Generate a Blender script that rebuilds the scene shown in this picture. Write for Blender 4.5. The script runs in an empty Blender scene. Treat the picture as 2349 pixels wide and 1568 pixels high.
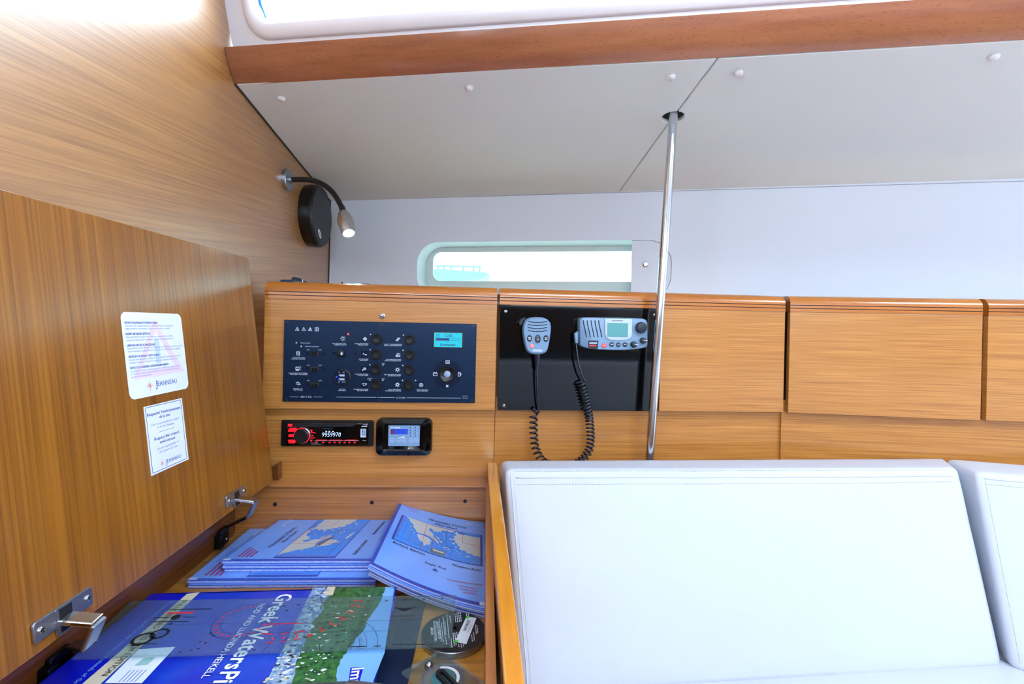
import bpy, bmesh, math, random
from mathutils import Vector as V, Matrix, noise
from mathutils.geometry import tessellate_polygon
random.seed(4)
S = bpy.context.scene
COL = S.collection
# ------------------------------------------------------------------ camera, sky, lights, exposure
FPX, YAW, ROLL = 1109.0, math.atan(59.5 / 1109.0), 0.022
Fw = V((math.sin(YAW), math.cos(YAW), 0)); R0 = V((math.cos(YAW), -math.sin(YAW), 0)); Zu = V((0, 0, 1))
Rt = R0 * math.cos(ROLL) + Zu * math.sin(ROLL); Up = Zu * math.cos(ROLL) - R0 * math.sin(ROLL)
EYE = V((0, 0, 1.15))
cd = bpy.data.cameras.new('camera'); cam = bpy.data.objects.new('camera', cd); COL.objects.link(cam)
cd.sensor_width = 36; cd.lens = FPX / 2349 * 36; cd.shift_y = -38 / 2349; cd.clip_start = 0.02
cam.matrix_world = Matrix(((Rt.x, Up.x, -Fw.x, EYE.x), (Rt.y, Up.y, -Fw.y, EYE.y), (Rt.z, Up.z, -Fw.z, EYE.z), (0, 0, 0, 1)))
S.camera = cam
W = bpy.data.worlds.new('sky'); S.world = W; W.use_nodes = True
bg = W.node_tree.nodes['Background']; bg.inputs[0].default_value = (0.74, 0.88, 1.0, 1); bg.inputs[1].default_value = 26.0
S.view_settings.view_transform = 'Standard'; S.view_settings.look = 'None'
S.view_settings.exposure = -0.55; S.view_settings.gamma = 1; S.view_settings.use_curve_mapping = False
def area(name, loc, target, sx, sy, power, col=(1, 1, 1)):
    l = bpy.data.lights.new(name, 'AREA'); l.shape = 'RECTANGLE'; l.size = sx; l.size_y = sy; l.energy = power; l.color = col
    o = bpy.data.objects.new(name, l); COL.objects.link(o); o.location = loc
    o.rotation_euler = (V(target) - V(loc)).to_track_quat('-Z', 'Y').to_euler(); return o
area('hatch_daylight', (0.5, 0.0, 2.22), (0.5, 0.0, 0), 0.6, 0.6, 2.5, (0.88, 0.94, 1))
area('forward_hatch_daylight', (1.95, -0.05, 2.22), (1.95, 0.0, 0), 0.7, 0.7, 6, (0.93, 0.96, 1))
area('opposite_window_daylight', (0.45, -1.84, 1.64), (0.45, 0.0, 1.70), 2.5, 0.22, 9, (0.80, 0.91, 1))
area('right_fill_light', (2.95, -0.3, 1.1), (0.0, 0.2, 1.25), 0.7, 1.5, 8, (0.95, 0.97, 1))  # added fill light before the closed right wall, brightens the right side

# ------------------------------------------------------------------ geometry helpers
def ray(x, y): return Fw * FPX + Rt * (x - 1174.5) - Up * (y - 746)
def onP(x, y, p, n):
    d = ray(x, y); return EYE + d * ((V(p) - EYE).dot(n) / d.dot(n))
def onX(x, y, X): return onP(x, y, V((X, 0, 0)), V((1, 0, 0)))
def onY(x, y, Y): return onP(x, y, V((0, Y, 0)), V((0, 1, 0)))
def onZ(x, y, Z): return onP(x, y, V((0, 0, Z)), V((0, 0, 1)))

class Fr:
    """a flat face in the cabin: origin, right, up and the outward normal"""
    def __init__(s, o, r, u, h=0.0):
        s.o = V(o); s.r = V(r).normalized(); s.u = V(u); s.u = (s.u - s.r * s.u.dot(s.r)).normalized(); s.n = s.r.cross(s.u); s.o = s.o + s.n * h
    def pt(s, u, v, h=0.0): return s.o + s.r * u + s.u * v + s.n * h
    def px(s, x, y):
        q = onP(x, y, s.o, s.n) - s.o; return (q.dot(s.r), q.dot(s.u))
    def off(s, h): return Fr(s.o + s.n * h, s.r, s.u)
    def at(s, u, v): return Fr(s.pt(u, v), s.r, s.u)
    def mat(s): return Matrix(((s.r.x, s.u.x, s.n.x, s.o.x), (s.r.y, s.u.y, s.n.y, s.o.y), (s.r.z, s.u.z, s.n.z, s.o.z), (0, 0, 0, 1)))
LOCAL = Fr((0, 0, 0), (1, 0, 0), (0, 1, 0))

def rr(u0, u1, v0, v1, r, n=6):
    out = []
    for cx, cy, a0 in ((u1 - r, v1 - r, 0), (u0 + r, v1 - r, 90), (u0 + r, v0 + r, 180), (u1 - r, v0 + r, 270)):
        for i in range(n + 1):
            a = math.radians(a0 + 90 * i / n); out.append((cx + r * math.cos(a), cy + r * math.sin(a)))
    return out
def circ(cx, cy, r, n=24, ry=None, a0=0, a1=360):
    ry = ry or r; full = a1 - a0 >= 360
    return [(cx + r * math.cos(math.radians(a0 + (a1 - a0) * i / (n if full else n - 1))), cy + ry * math.sin(math.radians(a0 + (a1 - a0) * i / (n if full else n - 1)))) for i in range(n)]

GC = {}
def glyphs(s, bold, italic):
    k = (s, bold, italic)
    if k not in GC:
        c = bpy.data.curves.new('t', 'FONT'); c.body = s; c.resolution_u = 2; c.offset = bold; c.shear = italic
        o = bpy.data.objects.new('t', c); me = o.to_mesh()
        vs = [(v.co.x, v.co.y) for v in me.vertices]; fs = [tuple(p.vertices) for p in me.polygons]
        o.to_mesh_clear(); bpy.data.objects.remove(o); bpy.data.curves.remove(c)
        GC[k] = (vs, fs, min(v[0] for v in vs), max(v[0] for v in vs))
    return GC[k]

class MB:
    def __init__(s): s.v = []; s.f = []; s.m = []; s.mats = []
    def mi(s, m):
        if m not in s.mats: s.mats.append(m)
        return s.mats.index(m)
    def add(s, pts, faces, m):
        b = len(s.v); s.v += [V(p) for p in pts]; i = s.mi(m)
        for f in faces: s.f.append(tuple(b + k for k in f)); s.m.append(i)
    def face(s, pts, m): s.add(pts, [tuple(range(len(pts)))], m)
    def flat(s, fr, poly, h, m): s.face([fr.pt(u, v, h) for u, v in poly], m)
    def pflat(s, fr, pxs, h, m): s.flat(fr, [fr.px(*p) for p in pxs], h, m)
    def prism(s, fr, poly, h0, h1, m, mtop=None):
        n = len(poly); a = [fr.pt(u, v, h0) for u, v in poly]; b = [fr.pt(u, v, h1) for u, v in poly]
        s.add(a + b, [tuple(range(n))[::-1]] + [(i, (i + 1) % n, n + (i + 1) % n, n + i) for i in range(n)], m)
        s.face(b, mtop or m)
    def box(s, fr, u0, u1, v0, v1, h0, h1, m, mtop=None): s.prism(fr, [(u0, v0), (u1, v0), (u1, v1), (u0, v1)], h0, h1, m, mtop)
    def ring(s, fr, outer, inner, h0, h1, m):
        """plate with a hole (any two loops)"""
        po = [V((p[0], p[1], 0)) for p in outer]; pi = [V((p[0], p[1], 0)) for p in inner]
        tri = tessellate_polygon([po, pi]); al = outer + inner; n, k = len(outer), len(inner)
        for h in (h0, h1): s.add([fr.pt(u, v, h) for u, v in al], [tuple(t) for t in tri], m)
        for L in (outer, inner):
            q = len(L); s.add([fr.pt(u, v, h0) for u, v in L] + [fr.pt(u, v, h1) for u, v in L], [(i, (i + 1) % q, q + (i + 1) % q, q + i) for i in range(q)], m)
    def loft(s, loops, m, cap0=False, cap1=False, closed=True):
        n = len(loops[0]); pts = [p for L in loops for p in L]; fs = []
        for k in range(len(loops) - 1):
            for i in range(n if closed else n - 1):
                j = (i + 1) % n; fs.append((k * n + i, k * n + j, (k + 1) * n + j, (k + 1) * n + i))
        if cap0: fs.append(tuple(range(n))[::-1])
        if cap1: fs.append(tuple((len(loops) - 1) * n + i for i in range(n)))
        s.add(pts, fs, m)
    def lathe(s, fr, prof, m, n=24, sx=1.0, cap0=True, cap1=True):
        s.loft([[fr.pt(r * math.cos(2 * math.pi * i / n) * sx, r * math.sin(2 * math.pi * i / n), h) for i in range(n)] for r, h in prof], m, cap0, cap1)
    def tube(s, path, rad, m, n=10, caps=True):
        path = [V(p) for p in path]; loops = []; prev = None
        for i, p in enumerate(path):
            t = (path[min(i + 1, len(path) - 1)] - path[max(i - 1, 0)]).normalized()
            if prev is None: a = t.orthogonal().normalized()
            else:
                a = prev - t * prev.dot(t); a = a.normalized() if a.length > 1e-6 else t.orthogonal().normalized()
            prev = a; b = t.cross(a); r = rad[i] if isinstance(rad, (list, tuple)) else rad
            loops.append([p + (a * math.cos(2 * math.pi * k / n) + b * math.sin(2 * math.pi * k / n)) * r for k in range(n)])
        s.loft(loops, m, caps, caps)
    def line(s, fr, a, b, w, h, m):
        a = V((a[0], a[1])); b = V((b[0], b[1])); d = (b - a).normalized() * (w / 2); p = V((-d.y, d.x))
        s.flat(fr, [tuple(a - p), tuple(b - p), tuple(b + p), tuple(a + p)], h, m)
    def arc(s, fr, c, r, w, a0, a1, h, m, n=40, ry=None):
        ry = ry or r; o = circ(c[0], c[1], r + w / 2, n, ry + w / 2, a0, a1); i = circ(c[0], c[1], r - w / 2, n, ry - w / 2, a0, a1)
        k = len(o); full = a1 - a0 >= 360
        s.add([fr.pt(u, v, h) for u, v in o + i], [(q, (q + 1) % k, k + (q + 1) % k, k + q) for q in range(k if full else k - 1)], m)
    def text(s, fr, txt, A, B, H, m, h=0.0004, bold=0.0, italic=0.0):
        vs, fs, x0, x1 = glyphs(txt, bold, italic); A = V(A); B = V(B); d = B - A; p = V((-d.y, d.x)).normalized() * (H / 0.70); k = 1 / (x1 - x0)
        pts = []
        for x, y in vs:
            q = A + d * ((x - x0) * k) + p * y; pts.append(fr.pt(q.x, q.y, h))
        s.add(pts, fs, m)
    def ptext(s, fr, txt, a, b, hp, m, h=0.0004, bold=0.0, italic=0.0):
        A = V(fr.px(*a)); B = V(fr.px(*b)); H = (V(fr.px(a[0], a[1] - hp)) - A).length
        s.text(fr, txt, A, B, H, m, h, bold, italic)
    def sheetpoly(s, sh, poly, h, m, mx=0.03):
        tri = [tuple(poly[i] for i in t) for t in tessellate_polygon([[V((p[0], p[1], 0)) for p in poly]])]; out = []
        while tri:
            t = tri.pop(); e = [(V(t[i]) - V(t[(i + 1) % 3])).length for i in range(3)]; k = e.index(max(e))
            if e[k] > mx and len(out) < 6000:
                a, b, c = t[k], t[(k + 1) % 3], t[(k + 2) % 3]; mid = ((a[0] + b[0]) / 2, (a[1] + b[1]) / 2); tri += [(a, mid, c), (mid, b, c)]
            else: out.append(t)
        for t in out: s.face([sh.pt(u, v, h) for u, v in t], m)
    def build(s, name, parent=None, smooth=False, bevel=0.0, seg=2, weld=False, mat=None):
        org = root_loc(parent); me = bpy.data.meshes.new(name)
        vs = s.v if mat is not None else [p - org for p in s.v]
        me.from_pydata([tuple(p) for p in vs], [], s.f); me.polygons.foreach_set('material_index', s.m)
        for m in s.mats: me.materials.append(m)
        if weld or smooth or bevel:
            b = bmesh.new(); b.from_mesh(me); bmesh.ops.remove_doubles(b, verts=b.verts, dist=1e-6); bmesh.ops.recalc_face_normals(b, faces=b.faces); b.to_mesh(me); b.free()
        if smooth:
            me.polygons.foreach_set('use_smooth', [True] * len(me.polygons))
            if smooth != 'all': me.set_sharp_from_angle(angle=math.radians(38))
        me.update(); o = bpy.data.objects.new(name, me); COL.objects.link(o)
        if mat is not None:
            mm = mat.copy(); mm.translation -= org; o.matrix_local = mm
        if parent: o.parent = parent
        if bevel:
            bm = o.modifiers.new('bevel', 'BEVEL'); bm.width = bevel; bm.segments = seg; bm.limit_method = 'ANGLE'; bm.angle_limit = math.radians(40)
        return o
def root_loc(p):
    if p is None: return V((0, 0, 0))
    while p.parent: p = p.parent
    return p.location.copy()
def thing(name, label, cat, loc, group=None):
    o = bpy.data.objects.new(name, None); COL.objects.link(o); o.location = loc; o.empty_display_size = 0.02; return tag(o, label, cat, group)
def tag(o, label, cat, group=None):
    o['label'] = label; o['category'] = cat
    if group: o['group'] = group
    return o
def struct(name, loc=(0, 0, 0)):
    o = bpy.data.objects.new(name, None); COL.objects.link(o); o.location = loc; o['kind'] = 'structure'; return o
def again(src, parent, mat):
    """a further piece of the same kind: shares the mesh, stands elsewhere"""
    o = src.copy(); COL.objects.link(o); o.parent = parent; mm = mat.copy(); mm.translation -= root_loc(parent); o.matrix_local = mm
    for ch in src.children:
        c = ch.copy(); COL.objects.link(c); c.parent = o; c.matrix_local = ch.matrix_local.copy()
    return o

# ------------------------------------------------------------------ materials
def lin(c):
    if isinstance(c, str): c = tuple(int(c[i:i + 2], 16) for i in (0, 2, 4))
    return tuple((x / 255 / 12.92 if x / 255 <= 0.04045 else ((x / 255 + 0.055) / 1.055) ** 2.4) for x in c) + (1.0,)
def mat(name, col, rough=0.5, metal=0.0, coat=0.0, emit=None, es=0.0, spec=0.5, bump=None, var=None):
    m = bpy.data.materials.new(name); m.use_nodes = True; t = m.node_tree; b = t.nodes['Principled BSDF']
    b.inputs['Base Color'].default_value = lin(col); b.inputs['Roughness'].default_value = rough; b.inputs['Metallic'].default_value = metal
    b.inputs['Coat Weight'].default_value = coat; b.inputs['Coat Roughness'].default_value = 0.05; b.inputs['Specular IOR Level'].default_value = spec
    if emit: b.inputs['Emission Color'].default_value = lin(emit); b.inputs['Emission Strength'].default_value = es
    if bump or var:
        tc = t.nodes.new('ShaderNodeTexCoord'); nz = t.nodes.new('ShaderNodeTexNoise'); t.links.new(tc.outputs['Object'], nz.inputs['Vector'])
        if bump:
            nz.inputs['Scale'].default_value = bump[0]; nz.inputs['Detail'].default_value = 4
            bp = t.nodes.new('ShaderNodeBump'); bp.inputs['Strength'].default_value = bump[1]; bp.inputs['Distance'].default_value = bump[2]
            t.links.new(nz.outputs['Fac'], bp.inputs['Height']); t.links.new(bp.outputs['Normal'], b.inputs['Normal'])
        if var:
            n2 = t.nodes.new('ShaderNodeTexNoise'); n2.inputs['Scale'].default_value = var[0]; n2.inputs['Detail'].default_value = var[2] if len(var) > 2 else 5; t.links.new(tc.outputs['Object'], n2.inputs['Vector'])
            r = t.nodes.new('ShaderNodeValToRGB'); r.color_ramp.elements[0].position = 0.35; r.color_ramp.elements[1].position = 0.65
            r.color_ramp.elements[0].color = lin(col); r.color_ramp.elements[1].color = lin(var[1]); t.links.new(n2.outputs['Fac'], r.inputs['Fac']); t.links.new(r.outputs['Color'], b.inputs['Base Color'])
    return m
def wood(name, dark, mid, light, scale, rot=(0, 0, 0), rough=0.32, coat=0.35, coatr=0.12, fleck=False, band=0.25):
    """veneer: long fine pores and broad tone bands along the grain"""
    m = bpy.data.materials.new(name); m.use_nodes = True; t = m.node_tree; N = t.nodes; L = t.links; b = N['Principled BSDF']
    tc = N.new('ShaderNodeTexCoord'); mp0 = N.new('ShaderNodeMapping'); mp0.inputs['Rotation'].default_value = rot; L.new(tc.outputs['Object'], mp0.inputs['Vector'])
    mp = N.new('ShaderNodeMapping'); mp.inputs['Scale'].default_value = scale; L.new(mp0.outputs[0], mp.inputs['Vector'])
    n1 = N.new('ShaderNodeTexNoise'); n1.inputs['Scale'].default_value = 1.0; n1.inputs['Detail'].default_value = 5; n1.inputs['Roughness'].default_value = 0.62; L.new(mp.outputs[0], n1.inputs['Vector'])
    mp2 = N.new('ShaderNodeMapping'); mp2.inputs['Scale'].default_value = tuple(x * (0.55 if x < 8 else 0.13) for x in scale); L.new(mp0.outputs[0], mp2.inputs['Vector'])
    n2 = N.new('ShaderNodeTexNoise'); n2.inputs['Scale'].default_value = 1.0; n2.inputs['Detail'].default_value = 3; L.new(mp2.outputs[0], n2.inputs['Vector'])
    r = N.new('ShaderNodeValToRGB'); e = r.color_ramp.elements; e[0].position = 0.30; e[1].position = 0.72; e[0].color = lin(dark); e[1].color = lin(light)
    k = e.new(0.50); k.color = lin(mid); L.new(n1.outputs['Fac'], r.inputs['Fac'])
    mx = N.new('ShaderNodeMix'); mx.data_type = 'RGBA'; mx.blend_type = 'MULTIPLY'; mx.inputs['Factor'].default_value = 1
    r2 = N.new('ShaderNodeValToRGB'); e2 = r2.color_ramp.elements; e2[0].position = 0.3; e2[1].position = 0.7; q = 1 - band; e2[0].color = (q, q * 0.97, q * 0.94, 1); e2[1].color = (1, 1, 1, 1); L.new(n2.outputs['Fac'], r2.inputs['Fac'])
    L.new(r.outputs['Color'], mx.inputs['A']); L.new(r2.outputs['Color'], mx.inputs['B'])
    if fleck:
        mp3 = N.new('ShaderNodeMapping'); mp3.inputs['Scale'].default_value = tuple(x * (22 if x < 8 else 13) for x in scale); L.new(mp0.outputs[0], mp3.inputs['Vector'])
        n3 = N.new('ShaderNodeTexNoise'); n3.inputs['Scale'].default_value = 1; n3.inputs['Detail'].default_value = 1; L.new(mp3.outputs[0], n3.inputs['Vector'])
        r3 = N.new('ShaderNodeValToRGB'); e3 = r3.color_ramp.elements; e3[0].position = 0.62; e3[1].position = 0.70; e3[0].color = (1, 1, 1, 1); e3[1].color = (0.72, 0.64, 0.57, 1); L.new(n3.outputs['Fac'], r3.inputs['Fac'])
        mm = N.new('ShaderNodeMix'); mm.data_type = 'RGBA'; mm.blend_type = 'MULTIPLY'; mm.inputs['Factor'].default_value = 1; L.new(mx.outputs['Result'], mm.inputs['A']); L.new(r3.outputs['Color'], mm.inputs['B']); mx = mm
    L.new(mx.outputs['Result'], b.inputs['Base Color']); b.inputs['Roughness'].default_value = rough; b.inputs['Coat Weight'].default_value = coat; b.inputs['Coat Roughness'].default_value = coatr
    bp = N.new('ShaderNodeBump'); bp.inputs['Strength'].default_value = 0.12; bp.inputs['Distance'].default_value = 0.0006; L.new(n1.outputs['Fac'], bp.inputs['Height']); L.new(bp.outputs['Normal'], b.inputs['Normal'])
    return m
def clear(name, tint, haze=0.0, hazecol='b0c4c8', gloss=0.06, rough=0.05, bump=None):
    """thin clear plastic or glass: lets light through, catches highlights"""
    m = bpy.data.materials.new(name); m.use_nodes = True; t = m.node_tree; N = t.nodes; L = t.links; N.clear()
    out = N.new('ShaderNodeOutputMaterial'); tr = N.new('ShaderNodeBsdfTransparent'); tr.inputs[0].default_value = lin(tint)
    gl = N.new('ShaderNodeBsdfGlossy'); gl.inputs['Roughness'].default_value = rough; df = N.new('ShaderNodeBsdfDiffuse'); df.inputs[0].default_value = lin(hazecol)
    m1 = N.new('ShaderNodeMixShader'); m1.inputs[0].default_value = haze; L.new(tr.outputs[0], m1.inputs[1]); L.new(df.outputs[0], m1.inputs[2])
    lw = N.new('ShaderNodeLayerWeight'); lw.inputs['Blend'].default_value = 0.5; pw = N.new('ShaderNodeMath'); pw.operation = 'POWER'; pw.inputs[1].default_value = 5; L.new(lw.outputs['Facing'], pw.inputs[0])
    ma = N.new('ShaderNodeMath'); ma.operation = 'MULTIPLY_ADD'; ma.inputs[1].default_value = 0.9; ma.inputs[2].default_value = gloss * 0.5; L.new(pw.outputs[0], ma.inputs[0]); m2 = N.new('ShaderNodeMixShader'); L.new(ma.outputs[0], m2.inputs[0]); L.new(m1.outputs[0], m2.inputs[1]); L.new(gl.outputs[0], m2.inputs[2])
    if bump:
        tc = N.new('ShaderNodeTexCoord'); nz = N.new('ShaderNodeTexNoise'); nz.inputs['Scale'].default_value = bump[0]; L.new(tc.outputs['Object'], nz.inputs['Vector'])
        bp = N.new('ShaderNodeBump'); bp.inputs['Strength'].default_value = bump[1]; bp.inputs['Distance'].default_value = 0.004; L.new(nz.outputs['Fac'], bp.inputs['Height']); L.new(bp.outputs['Normal'], gl.inputs['Normal'])
    L.new(m2.outputs[0], out.inputs[0]); return m

WD, WM, WL = '9a622e', 'b97c39', 'ca904b'
M_lock = wood('locker_veneer', WD, WM, WL, (5, 3, 420), band=0.12)
M_lid = wood('lid_veneer', '6d3e0b', '8b5412', 'a0681f', (3, 230, 2.2), band=0.22, coat=0.6, coatr=0.2)
M_bulk = wood('bulkhead_veneer', '80501f', 'a26c32', 'b88448', (3, 4, 320), rot=(-0.10, 0, 0), coat=1.0, coatr=0.40, rough=0.38, band=0.14)
M_bulk.node_tree.nodes['Principled BSDF'].inputs['Specular IOR Level'].default_value = 0.9; M_bulk.node_tree.nodes['Principled BSDF'].inputs['Coat IOR'].default_value = 1.75
M_nose = wood('moulded_edge_wood', '9c5812', 'ae6616', 'b8701c', (3, 14, 60), rough=0.25, coat=0.6, coatr=0.06, band=0.08)
M_beech = wood('beech_trim', '8e5438', '9c6040', 'a46848', (5, 30, 60), rot=(0, 0, 0.2), rough=0.3, coat=0.4, fleck=True, band=0.12)
M_desk = wood('desk_inside_wood', '8e5428', 'b07038', 'c4884c', (3, 3, 260), band=0.2)
M_desky = wood('desk_side_wood', '552c10', '6e3c18', '804a22', (3, 1.6, 120))  # dark wood, its tone deepened further for the shade below the lid
M_rail = wood('varnished_rail', 'b06a10', 'c88018', 'd89428', (20, 1.5, 30), rough=0.22, coat=0.8, coatr=0.05, band=0.18)
M_board = wood('desk_floor_ply', 'a0681c', 'c08430', 'd49a44', (1.6, 110, 30))
M_dark = wood('dark_opposite_wood', '3a200e', '4c2c14', '5c381c', (2, 3, 80))
M_white = mat('white_moulding', 'e6e6ee', 0.3, coat=0.2)
M_recess = mat('port_frame_grey_white', 'c6d2d0', 0.4)
M_liner = mat('white_vinyl_liner', 'd7deeb', 0.5, bump=(900, 0.08, 0.0005))
M_ceil = mat('cream_vinyl_headlining', 'e8f0f2', 0.55, bump=(1200, 0.1, 0.0005))
M_cap = mat('white_screw_cap', 'e4e2e6', 0.35)
M_leather = mat('white_leather', 'b9bfcd', 0.42, bump=(420, 0.16, 0.001))
M_stitch = mat('grey_stitching', '9aa2ac', 0.7)
M_black = mat('matt_black', '070b12', 0.45)
M_gap = mat('dark_gap', '1a0e0c', 0.6)
M_gloss = mat('gloss_black_acrylic', '02060a', 0.04)
M_blackp = mat('black_plastic', '06080c', 0.28)
M_face = mat('brushed_navy_faceplate', '052240', 0.32, metal=0.6, bump=(600, 0.05, 0.0004))
M_facedk = mat('dark_navy_print', '03142c', 0.5, spec=0.15)
M_btn = mat('switch_black_rubber', '040810', 0.34, spec=0.35)
M_print = mat('pale_blue_print', 'c6d6ea', 0.5)
M_steel = mat('polished_steel', 'c8ccd2', 0.14, metal=1.0)
M_steeld = mat('dull_steel', 'a4abb8', 0.34, metal=1.0)
M_steelk = mat('dark_steel', '343c4c', 0.28, metal=1.0)
M_red = mat('red_led', 'ff2018', 0.4, emit='ff3020', es=6)
M_redb = mat('red_backlit_key', 'd01020', 0.4, emit='ff1020', es=1.6)
M_blue = mat('blue_led', '2030ff', 0.4, emit='2030ff', es=4)
M_lcd = mat('turquoise_lcd', '18a8b8', 0.25, emit='10a8b8', es=0.55)
M_lcdtx = mat('lcd_dark_segments', '0a2a66', 0.5)
M_digit = mat('lit_white_digits', 'b8d0ff', 0.4, emit='b8d0ff', es=1.2)
M_grey = mat('radio_blue_grey_plastic', '6c8cac', 0.4)
M_greyl = mat('radio_light_grey_bezel', 'b4c2d2', 0.35)
M_rlcd = mat('radio_green_lcd', '5a9aa0', 0.12, coat=0.8)
M_slot = mat('slot_shadow', '141c28', 0.6)
M_cable = mat('dark_blue_cable', '06142a', 0.25, coat=0.3)
M_knob = mat('knob_dark', '0c1a2a', 0.35)
M_panelb = mat('controller_blue_grey', '7a9cc4', 0.35)
M_disp = mat('blue_display', '1c3cb4', 0.3, emit='1838c0', es=0.5)
M_sticker = mat('white_sticker', 'dfe7f5', 0.4)
M_blueink = mat('blue_ink', '22489c', 0.6)
M_paleink = mat('pale_blue_ink', '8494c4', 0.6)
M_redink = mat('red_ink', 'd02838', 0.6)
M_pink = mat('pale_pink_ink', 'e6cfe0', 0.5)
M_palebl = mat('pale_blue_print_bar', 'c0d2f0', 0.5)
M_chart = mat('chart_cover_blue', '7eb2f4', 0.35, coat=0.3, var=(9, '8cbcf8', 2))
M_chartbd = mat('chart_border_navy', '2a3fa4', 0.4)
M_sea = mat('chart_sea', '3f98ea', 0.45)
M_land = mat('chart_land', 'e4dcc6', 0.6)
M_chartx = mat('chart_ink', '1c2c58', 0.6)
M_page = mat('page_edges', 'dcdcec', 0.6, var=(180, 'a8b2e0', 2))
M_pageb = mat('page_edges_blue', '2c58c8', 0.5)
M_book = mat('book_sea_blue', '0824b4', 0.3, coat=0.5, var=(14, '1248c4', 6))
M_bookd = mat('book_deep_blue', '0616c0', 0.3, coat=0.5)
M_booksky = mat('book_sky_blue', '78b2f4', 0.3, coat=0.5)
M_trees = mat('cover_trees', '083a22', 0.4, coat=0.4, var=(110, '3c7a3a', 9))
M_boats = mat('cover_boats', 'a8c4dc', 0.4, coat=0.4, var=(110, '3c68a8', 9))
M_roofs = mat('cover_white_hulls', 'dce6f0', 0.4, coat=0.4)
M_cream = mat('cover_cream_band', 'd2c8b0', 0.4, coat=0.4)
M_navyink = mat('navy_ink', '0c1838', 0.6)
M_cover_white = mat('cover_white_print', 'eef4ff', 0.4, coat=0.4)
M_cyanpr = mat('cover_cyan_print', '7ab0f0', 0.4)
M_clear = clear('ruler_clear_plastic', 'dceaec', 0.12, 'b0d0d4', 0.05)
M_clear2 = clear('plotter_clear_acrylic', 'f2f8fa', 0.10, 'd0dedf', 0.06)
M_sleeve = clear('chart_sleeve_film', 'eaf0ff', 0.03, 'c0cce8', 0.03, 0.10, bump=(14, 0.25))
M_glass1 = clear('tinted_port_acrylic', 'a4b0ae', 0.0, 'ffffff', 0.06, 0.0)
M_glass = clear('window_glass', 'f6fcff', 0.0, 'ffffff', 0.06, 0.0)
M_navy = mat('dark_navy_folder', '12203c', 0.3)
M_green = mat('green_sticker_end', '3cc81c', 0.5)
M_lamp = mat('lamp_led', 'f0fffa', 0.3, emit='eafff8', es=30)
M_orange = mat('orange_plastic', 'e08a20', 0.4)
M_wsole = mat('cabin_sole', 'a8845c', 0.4)

# ------------------------------------------------------------------ main planes of the cabin
FA = Fr((-0.5, 1.14, 0), (1.257, 0.042, 0), (0, 0, 1))              # locker fronts, aft run
FB = Fr((0.757, 1.176, 0), (0.528, -0.086, 0), (0, 0, 1))           # locker fronts, forward run
FLA = FA.off(-0.020); FLB = FB.off(-0.020)                           # panelling below
FH = Fr((-0.58, 1.805, 0), (2.11, -0.513, 0), (0, 0, 1))            # hull side liner
cn = V((0.028, 0.134, 0.991)).normalized()
FCr = V((1.529, -0.315, 0)).normalized(); FC = Fr((-0.58, 1.13, 1.681), FCr, (-cn).cross(FCr))   # headlining seen from below
FW2 = Fr((-0.58, 1.112, 1.759), (1.322, -0.267, 0), (0, -0.39, 0.92))   # coachroof side
FLID = Fr((-0.463, 1.097, 0.794), (0, 1, 0), (-0.064, 0, 0.491))
FBH = Fr((-0.58, 0, 0), (0, 1, 0), (0, 0, 1))                        # bulkhead

# ------------------------------------------------------------------ setting
b = MB(); b.prism(FBH, [(-0.12, 0), (1.83, 0), (1.83, 1.61), (1.20, 1.70), (1.19, 1.76), (1.0, 2.2), (1.0, 2.22), (-0.12, 2.22)], -0.02, 0.0, M_bulk); b.box(FBH, -1.9, -0.75, 0.0, 2.3, -0.02, 0.0, M_bulk)
b.box(FBH, -0.75, -0.12, 0.0, 1.32, -0.02, 0.0, M_bulk); b.box(FBH, -0.75, -0.12, 1.85, 2.22, -0.02, 0.0, M_bulk); o = b.build('wall_left'); o['kind'] = 'structure'  # unseen sill and lintel, added to cut the light through the companionway
b = MB(); b.box(Fr((0, 0, 0), (1, 0, 0), (0, 1, 0)), -1.6, 3.0, -1.9, 1.9, -0.02, 0, M_wsole); o = b.build('floor'); o['kind'] = 'structure'

# hull side with the port opening
def upx(fr, x, y): return fr.px(x, y)
a0 = FH.px(957, 600); a1 = FH.px(1541, 600); zt = FH.px(1200, 553)[1]; zb_ = zt - 0.19
hole = rr(a0[0], a1[0], zb_, zt, 0.075, 8)
b = MB(); b.ring(FH, [(-0.0, 0.3), (2.7, 0.3), (2.7, 1.63), (-0.0, 1.63)], hole, -0.012, 0.0, M_liner)
o = b.build('wall_back'); o['kind'] = 'structure'
w1 = struct('window_1')
cu, cv = (a0[0] + a1[0]) / 2, (zb_ + zt) / 2
def scl(poly, m): return [(cu + (u - cu) * (1 - m / ((a1[0] - a0[0]) / 2)), cv + (v - cv) * (1 - m / ((zt - zb_) / 2))) for u, v in poly]
FHi = FH.off(-0.075)
p0 = FHi.px(993, 612); p1 = FHi.px(1500, 600); pt_ = FHi.px(1200, 577)[1]; pb_ = FHi.px(1200, 645)[1]
phole = rr(p0[0], a1[0] - 0.05, pb_, pt_, 0.03, 8)
b = MB(); b.loft([[FH.pt(u, v, 0.0005) for u, v in hole], [FH.pt(u, v, -0.075) for u, v in scl(hole, 0.006)]], M_recess)
b.ring(FH, scl(hole, 0.004), phole, -0.085, -0.075, M_recess)
b.build('window_frame', w1, smooth=True)
b = MB(); b.prism(FH, scl(phole, -0.004), -0.092, -0.087, M_glass1); b.build('pane', w1)
u0 = FH.px(1449, 600)[0]
rp = rr(a0[0], a1[0] - 0.0012, zb_ + 0.001, zt - 0.001, 0.074, 8); b = MB(); b.prism(FH, rp[-9:] + rp[:9] + [(u0, zt - 0.001), (u0, zb_ + 0.001)], -0.010, -0.003, M_liner)
bl = b.build('blind', w1)
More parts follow.
